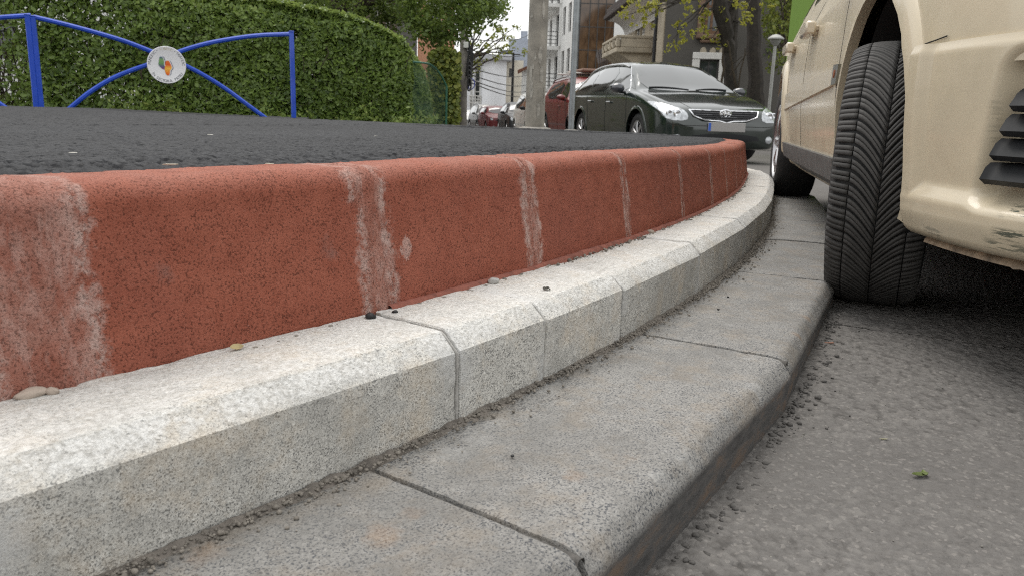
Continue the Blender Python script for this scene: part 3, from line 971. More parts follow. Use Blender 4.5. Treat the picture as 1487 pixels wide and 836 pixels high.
def patch(sh, view, poly, off, step, mat, parent, name, sgn=-1, rnd_it=1, skirt=.012, only=True):
    """a piece that fits the body: a 2D outline seen from one side, laid onto the shell, with a rim that goes down into it"""
    poly = smooth_poly(poly, rnd_it) if rnd_it else list(poly)
    dense = []
    n = len(poly)
    for i in range(n):
        a, b = poly[i], poly[(i + 1) % n]
        k = max(1, int(math.hypot(b[0] - a[0], b[1] - a[1]) / step))
        dense += [(a[0] + (b[0] - a[0]) * t / k, a[1] + (b[1] - a[1]) * t / k) for t in range(k)]
    xs = [p[0] for p in dense]; ys = [p[1] for p in dense]
    gx, gy = np.meshgrid(np.arange(min(xs) + step / 2, max(xs), step), np.arange(min(ys) + step / 2, max(ys), step))
    gx, gy = gx.ravel(), gy.ravel()
    ins = inside(gx, gy, dense)
    pts = [Vector(p) for p in dense] + [Vector((x, y)) for x, y, i in zip(gx, gy, ins) if i]
    nb = len(dense)
    res = delaunay_2d_cdt(pts, [(i, (i + 1) % nb) for i in range(nb)], [], 1, 1e-5)
    v2, fs = res[0], res[2]
    edges = {}
    V3, D = [], []
    last = None
    for p in v2:
        if view == 'side': h = sh.side(p[0], p[1], sgn); d = Vector((0, sgn, 0))
        elif view == 'front': h = sh.front(p[0], p[1], 1); d = Vector((1, 0, 0))
        elif view == 'rear': h = sh.front(p[0], p[1], -1); d = Vector((-1, 0, 0))
        else: h = sh.top(p[0], p[1]); d = Vector((0, 0, 1))
        if h is None: h = last if last is not None else Vector((0, 0, 0))
        last = h
        V3.append(h + d * off)
        D.append(d)
    F3 = [tuple(f) for f in fs]
    cnt = {}
    for f in F3:
        for a, b in zip(f, f[1:] + f[:1]): cnt[(a, b)] = 1
    rim = [(a, b) for (a, b) in cnt if (b, a) not in cnt]
    m = {}
    for a, b in rim:
        for k in (a, b):
            if k not in m:
                m[k] = len(V3)
                V3.append(V3[k] - D[k] * skirt)
    F3 += [(b, a, m[a], m[b]) for a, b in rim]
    bm = bmesh.new()
    vs = [bm.verts.new(v) for v in V3]
    for f in F3:
        try: bm.faces.new([vs[i] for i in f])
        except ValueError: pass
    bmesh.ops.recalc_face_normals(bm, faces=bm.faces)
    me = bpy.data.meshes.new(name)
    bm.to_mesh(me); bm.free()
    # outward faces point along d
    return link_mesh(name, me, mat, parent, smooth=True, angle=40)
def seam(sh, view, pts, w, mat, parent, name, off=.0015, sgn=-1, step=.03):
    """a thin line (door gap, trim strip) drawn on the shell as a flat ribbon with thickness"""
    q = []
    for a, b in zip(pts[:-1], pts[1:]):
        k = max(1, int(math.hypot(b[0] - a[0], b[1] - a[1]) / step))
        q += [(a[0] + (b[0] - a[0]) * t / k, a[1] + (b[1] - a[1]) * t / k) for t in range(k)]
    q.append(pts[-1])
    mb = MB()
    P = []
    for p in q:
        h = sh.side(p[0], p[1], sgn) if view == 'side' else (sh.front(p[0], p[1]) if view == 'front' else sh.top(p[0], p[1]))
        d = Vector((0, sgn, 0)) if view == 'side' else (Vector((1, 0, 0)) if view == 'front' else Vector((0, 0, 1)))
        if h: P.append(h + d * off)
    if len(P) > 1: mb.tube(P, w / 2, 6)
    return mb.build(name, mat, parent, smooth=True, angle=60)

def wheel(parent, x, y, r, width, rim_r, spokes=7, steer=0.0, tyre_mat=None, rim_mat=None, name='wheel', out=-1, detail=1):
    w = empty(name, (x, y, r), steer, parent)
    n = 40 if detail else 20
    h = width / 2
    mb = MB()
    mb.lathe([(rim_r, -h * .9), (rim_r + .02, -h), (r - .05, -h * 1.05), (r - .018, -h * .93), (r - .004, -h * .7), (r, -h * .3), (r, h * .3), (r - .004, h * .7), (r - .018, h * .93), (r - .05, h * 1.05), (rim_r + .02, h), (rim_r, h * .9)], n, axis='y')
    mb.build('tyre', tyre_mat or RUBBER, w, smooth=True, angle=50)
    rb = MB()
    o = out * h
    rb.lathe([(rim_r + .004, o * .98), (rim_r - .006, o * 1.0), (rim_r - .018, o * .8), (rim_r - .02, -o * .8)], n, axis='y')
    rb.lathe([(0.0, o * .86), (.045, o * .86), (.06, o * .80), (.06, o * .4)], 16, axis='y')
    for k in range(spokes):
        a = 2 * math.pi * k / spokes
        for da in (-.09, .09):
            p0 = Vector((math.cos(a) * .05, o * .78, math.sin(a) * .05))
            p1 = Vector((math.cos(a + da) * (rim_r - .012), o * .80, math.sin(a + da) * (rim_r - .012)))
            rb.tube([p0, (p0 + p1) / 2 + Vector((0, o * .08, 0)), p1], [.018, .015, .013], 6)
    rb.build('rim', rim_mat or ALLOY, w, smooth=True, angle=40)
    db = MB()
    db.lathe([(0, o * .2), (rim_r - .02, o * .2)], n, axis='y')
    db.build('brake_disc', DARK_METAL, w)
    return w
RUBBER = plain('tyre_rubber', (.016, .016, .0165), .78, var=.35, scale=14, bump=.15, bscale=120)
ALLOY = plain('alloy', (.45, .45, .46), .32, metal=.9)
DARK_METAL = plain('dark_metal', (.05, .05, .055), .5, metal=.6)
BLACK_PL = plain('black_plastic', (.014, .015, .017), .58, var=.2, scale=20, spec=.3)
GREY_PL = plain('grey_plastic', (.085, .083, .08), .6, var=.2, scale=20)
VOID = plain('wheel_well', (.012, .012, .012), .95)
CHROME = plain('chrome', (.75, .76, .78), .16, metal=1.0, var=.04)
GLASS = plain('car_glass', (.012, .016, .016), .03, spec=1.0, var=.05, coat=.4)
GLASS.node_tree.nodes['Principled BSDF'].inputs['IOR'].default_value = 1.7
LAMP = plain('lamp_lens', (.46, .48, .50), .12, var=.45, scale=22, coat=.6, metal=.3)
PLATE_GREY = plain('plate_grey', (.30, .29, .28), .5, var=.05)
PLATE_BLUE = plain('plate_blue', (.02, .09, .42), .45, var=.05)
def paint(name, col, rough=.3, coat=.9, flake=0.0, dirt=.0, dirt_col=(.30, .26, .2)):
    t = NT(name)
    v = t.obj()
    n = t.noise(v, 3, 5, .6)
    base = t.mix(t.rng(n, .3, .7), tuple(c * .93 for c in col), tuple(min(1, c * 1.05) for c in col))
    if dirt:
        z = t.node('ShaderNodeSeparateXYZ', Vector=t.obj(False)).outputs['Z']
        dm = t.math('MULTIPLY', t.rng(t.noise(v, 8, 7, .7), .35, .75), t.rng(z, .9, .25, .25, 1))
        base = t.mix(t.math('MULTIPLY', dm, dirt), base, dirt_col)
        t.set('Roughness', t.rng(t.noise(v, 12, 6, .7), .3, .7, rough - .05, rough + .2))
    else: t.set('Roughness', rough)
    t.set('Base Color', base)
    t.set('Coat Weight', coat)
    t.set('Coat Roughness', .06 if not dirt else .12)
    if flake: t.set('Metallic', flake)
    return t.m

# ---- the cream car parked half out of the frame on the right: its front wheel is turned out toward the kerb
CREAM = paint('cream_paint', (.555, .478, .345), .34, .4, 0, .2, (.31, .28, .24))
CREAM_PALE = paint('clean_cream_paint', (.60, .52, .40), .3, .6)  # paler cream for the door handles, without the dirt
cream = thing('parked_car', 'cream people carrier with scraped bumper, front wheel turned out against the granite kerb', 'car', (1.742, 1.816, 0.0), math.atan2(-.972, -.236))
cst = [(-3.50, .42, .88, .95, .66, .50), (-3.46, .34, .90, 1.30, .76, .50), (-3.35, .30, .91, 1.52, .83, .52), (-3.0, .24, .91, 1.62, .875, .53), (-2.4, .22, .90, 1.655, .90, .535), (-1.6, .21, .89, 1.67, .905, .54),
       (-1.0, .21, .885, 1.63, .905, .54), (-.55, .21, .885, 1.42, .905, .61), (-.15, .21, .89, 1.08, .905, .72), (.0, .21, .915, .99, .90, .80), (.35, .21, .86, .94, .872, .78), (.60, .20, .78, .87, .815, .72), (.74, .20, .70, .80, .74, .63), (.83, .22, .62, .70, .63, .50), (.865, .27, .55, .60, .50, .40)]
AR = .365
csh = Shell(cst, .022, 6, [(0, .385, .385), (-2.68, .35, .37)])
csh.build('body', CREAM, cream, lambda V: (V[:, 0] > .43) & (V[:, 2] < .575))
# arches, wells and sills
def arch_ring(sh, ax, az, r, sgn, width, out, mat, parent, a0=-12, a1=192, n=44, inner=.02, lip=.02):
    mb = MB()
    P = np.zeros((n, 6, 3))
    for i, a in enumerate(np.linspace(R(a0), R(a1), n)):
        ca, sa = math.cos(a), math.sin(a)
        prof = [(r - inner * .4, -.012), (r - inner * .6, out * .75), (r - inner + .008, out), (r + width * .45, out * .9), (r + width * .85, out * .4), (r + width, -.004)]
        for j, (rr, o) in enumerate(prof):
            rq = max(rr, r + .003)
            h = sh.side(ax + ca * rq, max(az + sa * rq, .25), sgn)
            y = (h.y if h else sgn * .85)
            P[i, j] = (ax + ca * rr, y + sgn * o, az + sa * rr)
    mb.grid(P if sgn < 0 else P[::-1])
    return mb.build('wheel_arch', mat, parent, smooth=True, angle=60)
for sg in (-1, 1):
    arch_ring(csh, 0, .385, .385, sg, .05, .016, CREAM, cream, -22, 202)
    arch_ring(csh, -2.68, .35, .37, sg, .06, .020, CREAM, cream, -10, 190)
    for ax in (0, -2.68):
        mb = MB()
        n = 24
        P = np.zeros((n, 3, 3))
        for i, a in enumerate(np.linspace(R(-20), R(200), n)):
            for j, y in enumerate((.86, .55, .42)):
                P[i, j] = (ax + math.cos(a) * (AR + .022), sg * y, .375 + math.sin(a) * (AR + .022))
        mb.grid(P)
        mb.lathe([(.0, sg * .42), (AR + .022, sg * .42)], 24, (ax, 0, .375), axis='y')
        mb.build('wheel_well', VOID, cream)
    patch(csh, 'side', [(-2.30, .19), (-.40, .19), (-.37, .30), (-.42, .335), (-2.28, .335), (-2.33, .28)], .018, .05, GREY_PL, cream, 'sill', sg, 0, .06)
# doors: gaps, handles, trim strip with a small badge
for sg in (-1, 1):
    for pts in ([(-.50, .34), (-.49, .7), (-.52, .93)], [(-1.50, .34), (-1.50, .93)], [(-2.26, .5), (-2.33, .72), (-2.42, .95)]):
        seam(csh, 'side', pts, .0045, VOID, cream, 'door_gap', -.001, sg)
    for x in (-1.32, -2.22):
        h = csh.side(x, .80, sg)
        hd = MB()
        yy = h.y + sg * .026
        hd.box((x, yy + sg * .006, .80), (.23, .040, .050), bev=.008)
        hd.box((x + .07, h.y + sg * .010, .80), (.03, .03, .026), bev=.006)
        hd.box((x - .08, h.y + sg * .010, .80), (.03, .03, .026), bev=.006)
        o = hd.build('door_handle', CREAM_PALE, cream, smooth=True, angle=40)
        kb = MB()
        kb.box((x + .055, yy + sg * .0235, .80), (.006, .003, .040))
        kb.build('handle_gap', VOID, o)
    q = [(-2.30, .50), (-.56, .555), (-.52, .615), (-2.30, .575)]
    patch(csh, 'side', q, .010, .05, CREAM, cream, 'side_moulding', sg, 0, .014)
    bd = patch(csh, 'side', [(-.525, .555), (-.43, .557), (-.41, .612), (-.515, .616)], .014, .03, plain('badge_grey', (.22, .22, .20), .35, metal=.7), cream, 'badge', sg, 0, .014)
    patch(csh, 'side', [(-.478, .575), (-.462, .575), (-.458, .598), (-.474, .598)], .017, .02, plain('badge_rust', (.28, .10, .05), .6), bd, 'emblem', sg, 1, .006)
    # side windows
    for q in ([(-.62, .985), (-1.44, .995), (-1.44, 1.50), (-1.15, 1.53), (-.95, 1.46)], [(-1.52, .995), (-2.42, 1.01), (-2.40, 1.53), (-1.52, 1.515)], [(-2.50, 1.01), (-3.22, 1.03), (-3.18, 1.40), (-2.95, 1.50), (-2.48, 1.53)]):
        patch(csh, 'side', q, .004, .06, GLASS, cream, 'window', sg, 1, .012)
    m_ = MB()
    h = csh.side(-.62, .98, sg)
    m_.box((-.60, sg * 1.0, 1.02), (.10, .20, .15), bev=.04)
    m_.box((-.61, sg * .90, .97), (.06, .10, .04), bev=.01)
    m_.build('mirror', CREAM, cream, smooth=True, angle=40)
patch(csh, 'front', [(-.64, 1.06), (.64, 1.06), (.56, 1.55), (-.56, 1.55)], .006, .08, GLASS, cream, 'windscreen', 1, 1)
patch(csh, 'rear', [(-.6, 1.02), (.6, 1.02), (.5, 1.42), (-.5, 1.42)], .006, .08, GLASS, cream, 'rear_window', 1, 1)
for sg in (-1, 1):
    patch(csh, 'front', [(sg * .42, .66), (sg * .74, .72), (sg * .72, .80), (sg * .5, .76)], .006, .03, LAMP, cream, 'headlight', 1, 1)
patch(csh, 'front', [(-.36, .56), (.36, .56), (.40, .68), (-.40, .68)], .006, .04, BLACK_PL, cream, 'grille', 1, 1)
# the bumper: a deep moulded piece wrapped round the front, scraped at the corner, with a black louvred opening
BZ0, BZ1 = .226, .595
def bump_base(t, z):
    """t: 0 at the right wheel arch .. 1 at the left one; horizontal rays from a spine inside the nose"""
    a = -math.pi / 2 + math.pi * t
    o = Vector((.10, 0, max(z, .285)))
    d0 = Vector((math.cos(a), math.sin(a), 0))
    # the ray starts further out to the side so that the corner is evenly sampled
    o = o + Vector((.30 * math.cos(a) * 0 + .295, .52 * math.sin(a), 0))
    h = csh.hit(o + d0 * 2.0, -d0).copy()
    h.z = z
    n = Vector((math.cos(a), math.sin(a), 0))
    return h, n
def sstep(x, a, b):
    t = np.clip((x - a) / (b - a), 0, 1)
    return t * t * (3 - 2 * t)
NT_, NZ_ = 240, 64
tt = np.concatenate([np.linspace(0, .5, 170), np.linspace(.5, 1, 71)[1:]])
zz = np.linspace(BZ0, BZ1, NZ_)
BP = np.zeros((NT_, NZ_, 3))
base_pts = {}
# arc length along the bumper from the right arch, measured at mid height
mid_pts = [bump_base(t, .42)[0] for t in tt]
arcl = np.concatenate([[0], np.cumsum([(b - a).length for a, b in zip(mid_pts[:-1], mid_pts[1:])])])
LT = arcl[-1]
FOG_A0, FOG_A1, FOG_Z0, FOG_Z1 = .268, .60, .342, .490
def bump_off(s, z):
    s = np.minimum(s, LT - s)
    flare = 1 - sstep(s, .035, .062)
    lip = 1 - sstep(z, .298, .336)
    under = 1 - sstep(z, BZ0, BZ0 + .055)
    o = .010 + .020 * np.maximum(flare * .9, lip)
    o = o - .014 * under - .02 * (1 - sstep(z, BZ0 - .01, BZ0 + .014))
    # the dish round the louvres, deeper toward its inner end
    dx = np.maximum(FOG_A0 + .16 * (z - FOG_Z0) - s, s - FOG_A1)
    dz = np.maximum(FOG_Z0 - z, z - FOG_Z1 - .04)
    dd = np.hypot(np.maximum(dx, 0), np.maximum(dz, 0))
    ins_ = (dx < 0) & (dz < 0)
    dish = 1 - sstep(np.where(ins_, 0, dd), .0, .050)
    o = o - .045 * dish
    o = o - .006 * sstep(z, BZ1 - .02, BZ1)
    return o
def bump_pt(i, z, extra=0.0):
    h, n = bump_base(tt[i], z)
    return h + n * float(bump_off(arcl[i], z) + extra)
for i in range(NT_):
    for j in range(NZ_):
        BP[i, j] = bump_pt(i, zz[j])
bmb = MB()
back = BP[:, :1].copy()
cen = np.array([.2, 0, 0])
def inward(P, k):
    Q = P.copy()
    d = P[..., :2] - np.array([.35, 0])
    d /= np.linalg.norm(d, axis=-1)[..., None]
    Q[..., :2] -= d * k
    return Q
lowlip = inward(BP[:, :1], .03)
BPX = np.concatenate([lowlip, BP, inward(BP[:, -1:], .03)], 1)
e0 = inward(BPX[:1], .0); e0[..., 0] += .0; e0[..., 1] += .05
BPX = np.concatenate([e0, BPX], 0)
bmb.grid(BPX)
def mat_bumper():
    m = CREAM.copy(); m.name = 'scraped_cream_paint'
    t = m.node_tree; n, l = t.nodes, t.links
    b = n['Principled BSDF']
    src = b.inputs['Base Color'].links[0].from_socket
    at = n.new('ShaderNodeAttribute'); at.attribute_name = 'scrape'
    tc = n.new('ShaderNodeTexCoord')
    vm = n.new('ShaderNodeVectorMath'); vm.operation = 'MULTIPLY'; vm.inputs[1].default_value = (14, 14, 120)
    l.new(tc.outputs['Object'], vm.inputs[0])
    nz = n.new('ShaderNodeTexNoise'); nz.inputs['Scale'].default_value = 1.6; nz.inputs['Detail'].default_value = 6; nz.inputs['Roughness'].default_value = .7
    l.new(vm.outputs[0], nz.inputs['Vector'])
    mm = n.new('ShaderNodeMath'); mm.operation = 'MULTIPLY'
    mr = n.new('ShaderNodeMapRange'); mr.inputs['From Min'].default_value = .49; mr.inputs['From Max'].default_value = .53
    l.new(nz.outputs['Fac'], mr.inputs['Value'])
    l.new(mr.outputs[0], mm.inputs[0]); l.new(at.outputs['Fac'], mm.inputs[1])
    mx = n.new('ShaderNodeMixRGB'); mx.inputs['Color2'].default_value = (.035, .05, .035, 1)
    l.new(mm.outputs[0], mx.inputs['Fac']); l.new(src, mx.inputs['Color1'])
    l.new(mx.outputs['Color'], b.inputs['Base Color'])
    return m
bo = bmb.build('front_bumper', mat_bumper(), cream, smooth=True, angle=70)
co = np.array([v.co for v in bo.data.vertices])
S_of = np.repeat(np.concatenate([[0], arcl])[:, None], NZ_ + 2, 1).ravel()
zv = co[:, 2]
sc_ = np.zeros(len(co))
for (s0, s1, z0, z1, k) in ((.30, .42, .300, .312, 1), (.29, .40, .262, .274, .9), (.27, .44, .240, .252, .7), (.09, .17, .236, .250, .45), (.24, .262, .42, .49, .5)):
    sc_ = np.maximum(sc_, k * np.clip(np.minimum.reduce([(S_of - s0) / .02, (s1 - S_of) / .02, (zv - z0) / .005 + 1, (z1 - zv) / .005 + 1]), 0, 1))
at = bo.data.attributes.new('scrape', 'FLOAT', 'POINT')
at.data.foreach_set('value', sc_.astype(np.float32))
# louvres in both openings, each a wedge slat that leans out at its lower edge
for side_ in (0, 1):
    gr = empty('fog_grille', (0, 0, 0), 0, cream)
    ids = [i for i in range(NT_) if FOG_A0 - .004 < (LT - arcl[i] if side_ else arcl[i]) < FOG_A1]
    zs_ = np.linspace(FOG_Z0 + .004, FOG_Z0 + .160, 12)
    P = np.array([[list(bump_pt(ids[min(len(ids) - 1, int(q + (1 - q / len(ids)) * 26 * (z - FOG_Z0) / .16))] if not side_ else i, z, .007)) for z in zs_] for q, i in enumerate(ids)])
    mb = MB(); mb.grid(P); mb.build('backing', VOID, gr, smooth=True)
    for k in range(4):
        z0 = FOG_Z0 + .002 + k * .041
        ids = [i for i in range(NT_) if FOG_A0 - .018 + .012 * k < (LT - arcl[i] if side_ else arcl[i]) < FOG_A1]
        if len(ids) < 3: continue
        P = np.zeros((len(ids), 6, 3))
        for a, i in enumerate(ids):
            for b_, (dz, ex) in enumerate(((0.0, .0), (.001, .044), (.010, .056), (.030, .040), (.0385, .026), (.039, -.01))):
                ex -= .004
                P[a, b_] = bump_pt(i, z0 + dz, ex)
                P[a, b_, 2] = z0 + dz
        mb = MB(); mb.grid(P)
        mb.f.append(tuple(range(6))[::-1]); mb.m.append(0)
        mb.build('slat', BLACK_PL, gr, smooth=True, angle=30)
# the torn undertray rail under the bumper
P = np.zeros((NT_, 5, 3))
for i in range(NT_):
    h, n = bump_base(tt[i], .29)
    s_ = min(arcl[i], LT - arcl[i])
    tear = .010 * max(0, fbm(np.array([[s_ * 60, 1.3, 0]]), 3, 5)[0]) if s_ > .25 else 0
    for j, (o, z) in enumerate(((-.045, .240), (-.040, .226), (-.024, .215 - tear), (-.022, .208 - tear), (-.032, .206 - tear))):
        P[i, j] = h + n * (o + .004)
        P[i, j, 2] = z
mb = MB(); mb.grid(P[6:-6])
mb.build('undertray_rail', plain('rail_dirty', (.30, .23, .16), .6, var=.7, scale=30), cream, smooth=True, angle=50)
mb = MB()
mb.box((.38, 0, .215), (.62, 1.30, .02), bev=.008)
mb.box((-1.3, 0, .24), (2.2, 1.3, .05), bev=.02)
mb.build('undertray', VOID, cream)
# the fender seam above the bumper
seam(csh, 'side', [(.395, .599), (.44, .602), (.48, .606)], .0028, VOID, cream, 'panel_gap', .004)

# wheels: rear pair plain, front right one with its tread cut block by block
for (x, y) in ((-2.68, -.80), (-2.68, .80)):
    wheel(cream, x, y, .325, .205, .205, 6, 0, out=-1 if y < 0 else 1)
STEER = R(-12.5)
wheel(cream, 0, .80, .325, .205, .205, 6, STEER, out=1)
fw = wheel(cream, 0, -.832, .316, .204, .205, 6, STEER, out=-1)
# tread: directional V lugs with sipes, two shoulder grooves and shoulder lugs
def tread():
    V, F = [], []
    Rr, N = .327, 70
    def surf(u, a, h):
        """u: across the tread -1..1, a: angle; h: height above the tread floor"""
        crown = Rr - .011 - .020 * abs(u) ** 3.2 - .03 * max(0, abs(u) - .93)
        r = crown + h
        return (math.cos(a) * r, u * .104, math.sin(a) * r)
    def lug(u0, u1, a_fn, hw, h, steps, taper=.85, side=1):
        """a curved block from u0 to u1; a_fn(u) gives its centre angle"""
        base = len(V)
        for k in range(steps + 1):
            u = u0 + (u1 - u0) * k / steps
            a = a_fn(u)
            w = hw
            for (da, hh, sc) in ((-w, 0, 1), (-w * taper, h, 1), (w * taper, h, 1), (w, 0, 1)):
                V.append(surf(u * (1 if hh == 0 else 1), a + da, hh))
        for k in range(steps):
            for j in range(3):
                p = base + k * 4 + j
                F.append((p, p + 1, p + 5, p + 4))
        e = base + steps * 4
        F.append((base + 3, base + 2, base + 1, base))
        F.append((e, e + 1, e + 2, e + 3))
    pitch = 2 * math.pi / N
    for i in range(N):
        for sd in (-1, 1):
            a0 = i * pitch + (pitch / 2 if sd > 0 else 0)
            # inner lug from the centre to the shoulder groove: steep near the centre, flat outside
            def cen(u, a0=a0, sd=sd):
                q = abs(u)
                return a0 + pitch * 2.35 * (1 - max(0, 1 - q / .62) ** 1.5)
            for off, wd in ((-pitch * .195, pitch * .182), (pitch * .195, pitch * .182)):
                lug(sd * .012, sd * .600, lambda u, f=cen, o=off: f(u) + o, wd, .008, 7)
            # shoulder lug with two sipes = three ribs
            def sh(u, a0=a0, sd=sd):
                return cen(.62) + pitch * .42 * (abs(u) - .62)
            for off in (-pitch * .195, pitch * .195):
                lug(sd * .624, sd * .985, lambda u, f=sh, o=off: f(u) + o, pitch * .182, .0085, 4)
    return np.array(V), np.array(F)
tv, tf = tread()
np_mesh('tread', tv, tf, plain('tread_rubber', (.056, .054, .052), .8, var=.3, scale=18, bump=.2, bscale=160), fw, None, False)  # groove shade put into colour: dusty lugs paler than the tyre beneath
# ------------------------------------------------------------------ buildings
def px(x, Y, y=165.0):
    """world point seen at photo pixel (x, y) at depth Y, used to set out buildings, trees and cars"""
    d = _f + _R * ((x - 743.5) / 1145.0) - _U * ((y - 418.0) / 1145.0)
    return Vector((0, 0, CAM_Z)) + d * (Y / d.y)
def wall_open(mb, x0, x1, z0, z1, y, th, openings):
    """a wall in the local x-z plane whose outer face is at y (outside is -y), with real openings (x0,x1,z0,z1)"""
    xs = sorted({x0, x1} | {v for o in openings for v in (max(x0, o[0]), min(x1, o[1]))})
    zs = sorted({z0, z1} | {v for o in openings for v in (max(z0, o[2]), min(z1, o[3]))})
    for a, b in zip(xs[:-1], xs[1:]):
        for c, d in zip(zs[:-1], zs[1:]):
            mx, mz = (a + b) / 2, (c + d) / 2
            if any(o[0] < mx < o[1] and o[2] < mz < o[3] for o in openings): continue
            mb.add([(a, y, c), (b, y, c), (b, y, d), (a, y, d)], [(0, 1, 2, 3)])
            mb.add([(a, y + th, c), (b, y + th, c), (b, y + th, d), (a, y + th, d)], [(3, 2, 1, 0)])
    for (a, b, c, d) in openings:
        mb.add([(a, y, c), (b, y, c), (b, y + th, c), (a, y + th, c)], [(0, 3, 2, 1)])
        mb.add([(a, y, d), (b, y, d), (b, y + th, d), (a, y + th, d)], [(0, 1, 2, 3)])
        mb.add([(a, y, c), (a, y, d), (a, y + th, d), (a, y + th, c)], [(0, 1, 2, 3)])
        mb.add([(b, y, c), (b, y, d), (b, y + th, d), (b, y + th, c)], [(3, 2, 1, 0)])
def window(parent, a, b, c, d, y, fm, gm, fw=.07, mull=1, trans=0, sill=None):
    f = MB()
    dep = .07
    f.box(((a + b) / 2, y, c + fw / 2), (b - a, dep, fw)); f.box(((a + b) / 2, y, d - fw / 2), (b - a, dep, fw))
    f.box((a + fw / 2, y, (c + d) / 2), (fw, dep - .004, d - c - 2 * fw)); f.box((b - fw / 2, y, (c + d) / 2), (fw, dep - .004, d - c - 2 * fw))
    for k in range(1, mull + 1):
        f.box((a + (b - a) * k / (mull + 1), y, (c + d) / 2), (fw * .8, dep - .01, d - c - 2 * fw))
    for k in range(1, trans + 1):
        f.box(((a + b) / 2, y - .003, c + (d - c) * k / (trans + 1)), (b - a - 2 * fw, dep - .016, fw * .7))
    w = f.build('window', fm, parent)
    g = MB(); g.box(((a + b) / 2, y + .008, (c + d) / 2), (b - a - fw, .012, d - c - fw)); g.build('pane', gm, w)
    if sill:
        s_ = MB(); s_.box(((a + b) / 2, y - .14, c - .04), (b - a + .16, .22, .07), bev=.01); s_.build('sill', sill, w)
    return w
def plaster(name, col, var=.1, scale=1.2):
    return plain(name, col, .9, var=var, scale=scale, bump=.15, bscale=30)
WHITE_W = plaster('white_render', (.76, .76, .74), .06)
GREY_W = plaster('grey_render', (.088, .082, .073), .15, .8)
BEIGE_W = plaster('beige_render', (.40, .35, .27), .22, 1.5)
PALE_W = plaster('pale_render', (.74, .75, .77), .05)
CREAM_W = plaster('cream_render', (.68, .63, .53), .12)
SALMON = plaster('salmon_render', (.66, .35, .22), .06)
WOOD = plain('old_wood', (.16, .09, .05), .75, var=.4, scale=12)
DK_ROOF = plain('dark_roof', (.045, .032, .027), .8, var=.3, scale=9, bump=.5, bscale=25)
BR_ROOF = plain('brown_tiles', (.20, .09, .055), .8, var=.3, scale=9, bump=.5, bscale=25)
WIN = plain('window_glass', (.045, .05, .055), .06, var=.5, scale=1.5, spec=.8)
DKFR = plain('dark_frame', (.05, .048, .046), .5)
WHFR = plain('white_frame', (.62, .61, .58), .6)
IRON = plain('black_iron', (.02, .02, .022), .5)
SILVER = plain('grey_metal', (.30, .31, .32), .5, metal=.5)
def mat_brown_glass():
    t = NT('brown_glass')
    v = t.obj(False)
    n = t.noise(t.vmul(v, (1.0, 1.0, .5)), 1.1, 6, .65, 1.2)
    c = t.mix(t.rng(n, .35, .65), (.045, .026, .015), (.17, .105, .06))
    t.set('Base Color', c).set('Roughness', .07).set('Specular IOR Level', .7)
    return t.m
BRGL = mat_brown_glass()

# -- white apartment block: a street front with balconies running away from us, and a brown glazed end
A = px(826, 53); F_ = px(788, 65.7)
base = float(road_z(53)) - .1
ab = thing('apartment_block', 'white apartment block with iron balconies and a brown glass stair tower', 'building', (A.x, A.y, base), 0)
ang = math.atan2(A.y - F_.y, A.x - F_.x)
L_ = math.hypot(A.x - F_.x, A.y - F_.y)
st = empty('street_front', (F_.x - A.x, F_.y - A.y, 0), ang, ab)
HF = 2.88
def zpx(y, Y, x=800): return px(x, Y, y).z - base
ops = []
for fl in range(5):
    z0 = .95 + fl * HF
    for x in (8.6, 10.9):
        ops.append((x, x + 1.15, z0 - .1, z0 + 1.75))
    ops.append((2.2, 3.4, z0 - .6, z0 + 1.6)); ops.append((5.4, 6.9, z0 - .6, z0 + 1.6))
mb = MB(); wall_open(mb, 0, L_, -.4, 15.0, 0, .25, ops)
mb.box((L_ / 2, 3.2, 15.05), (L_, 6.0, .3))
mb.add([(0, 0, -.4), (0, 6, -.4), (0, 6, 15), (0, 0, 15)], [(0, 1, 2, 3)])
o = mb.build('wall', WHITE_W, ab); o.parent = st
for q in ops: window(st, *q, .16, DKFR, WIN, .08, 1, 1)
for fl in range(5):
    z0 = .12 + fl * HF
    b_ = MB(); b_.box((3.8, -.62, z0), (7.6, 1.25, .24)); b_.box((7.9, -.06, z0 + 1.4), (.3, .16, 2.6)); bs = b_.build('balcony', WHITE_W, st)
    r_ = MB()
    for zz_ in (.2, .45, .7, 1.0): r_.tube([(0, -1.2, z0 + .12 + zz_), (7.5, -1.2, z0 + .12 + zz_), (7.5, -.05, z0 + .12 + zz_)], .022, 5)
    for k in range(13): r_.tube([(k * .62, -1.2, z0 + .1), (k * .62, -1.2, z0 + 1.12)], .018, 5)
    r_.tube([(7.5, -.6, z0 + .1), (7.5, -.6, z0 + 1.12)], .018, 5)
    r_.build('railing', IRON, bs)
# the brown glass end
x1 = px(885, 53).x - A.x; x2 = px(960, 53).x - A.x; xs0 = px(836, 53).x - A.x
mb = MB(); mb.box(((x1 + x2) / 2, 2.5, 7.3), (x2 - x1, 5, 15.4)); mb.build('wall', WHITE_W, ab)
mb = MB(); mb.box((xs0 / 2, .9, 7.3), (xs0 - .01, 1.7, 15.4)); mb.build('stone_strip', plain('dark_stone', (.14, .14, .145), .5, var=.5, scale=3), ab)
mb = MB()
cols = [xs0 + (x1 - xs0) * k for k in (0, .28, .52, .74, 1)]
for r in range(12):
    za, zb_ = -.3 + r * 1.43, -.3 + (r + 1) * 1.43
    for a, b in zip(cols[:-1], cols[1:]):
        m_ = MB(); m_.box(((a + b) / 2, .10 + rnd.uniform(-.01, .01), (za + zb_) / 2), (b - a - .03, .03, zb_ - za - .03), rot=Matrix.Rotation(rnd.uniform(-.012, .012), 3, 'Z'))
        m_.build('glass_panel', BRGL, ab)
    mb.box(((xs0 + x1) / 2, .09, za), (x1 - xs0, .06, .05))
for a in cols: mb.box((a, .085, 7.2), (.05, .07, 15.4))
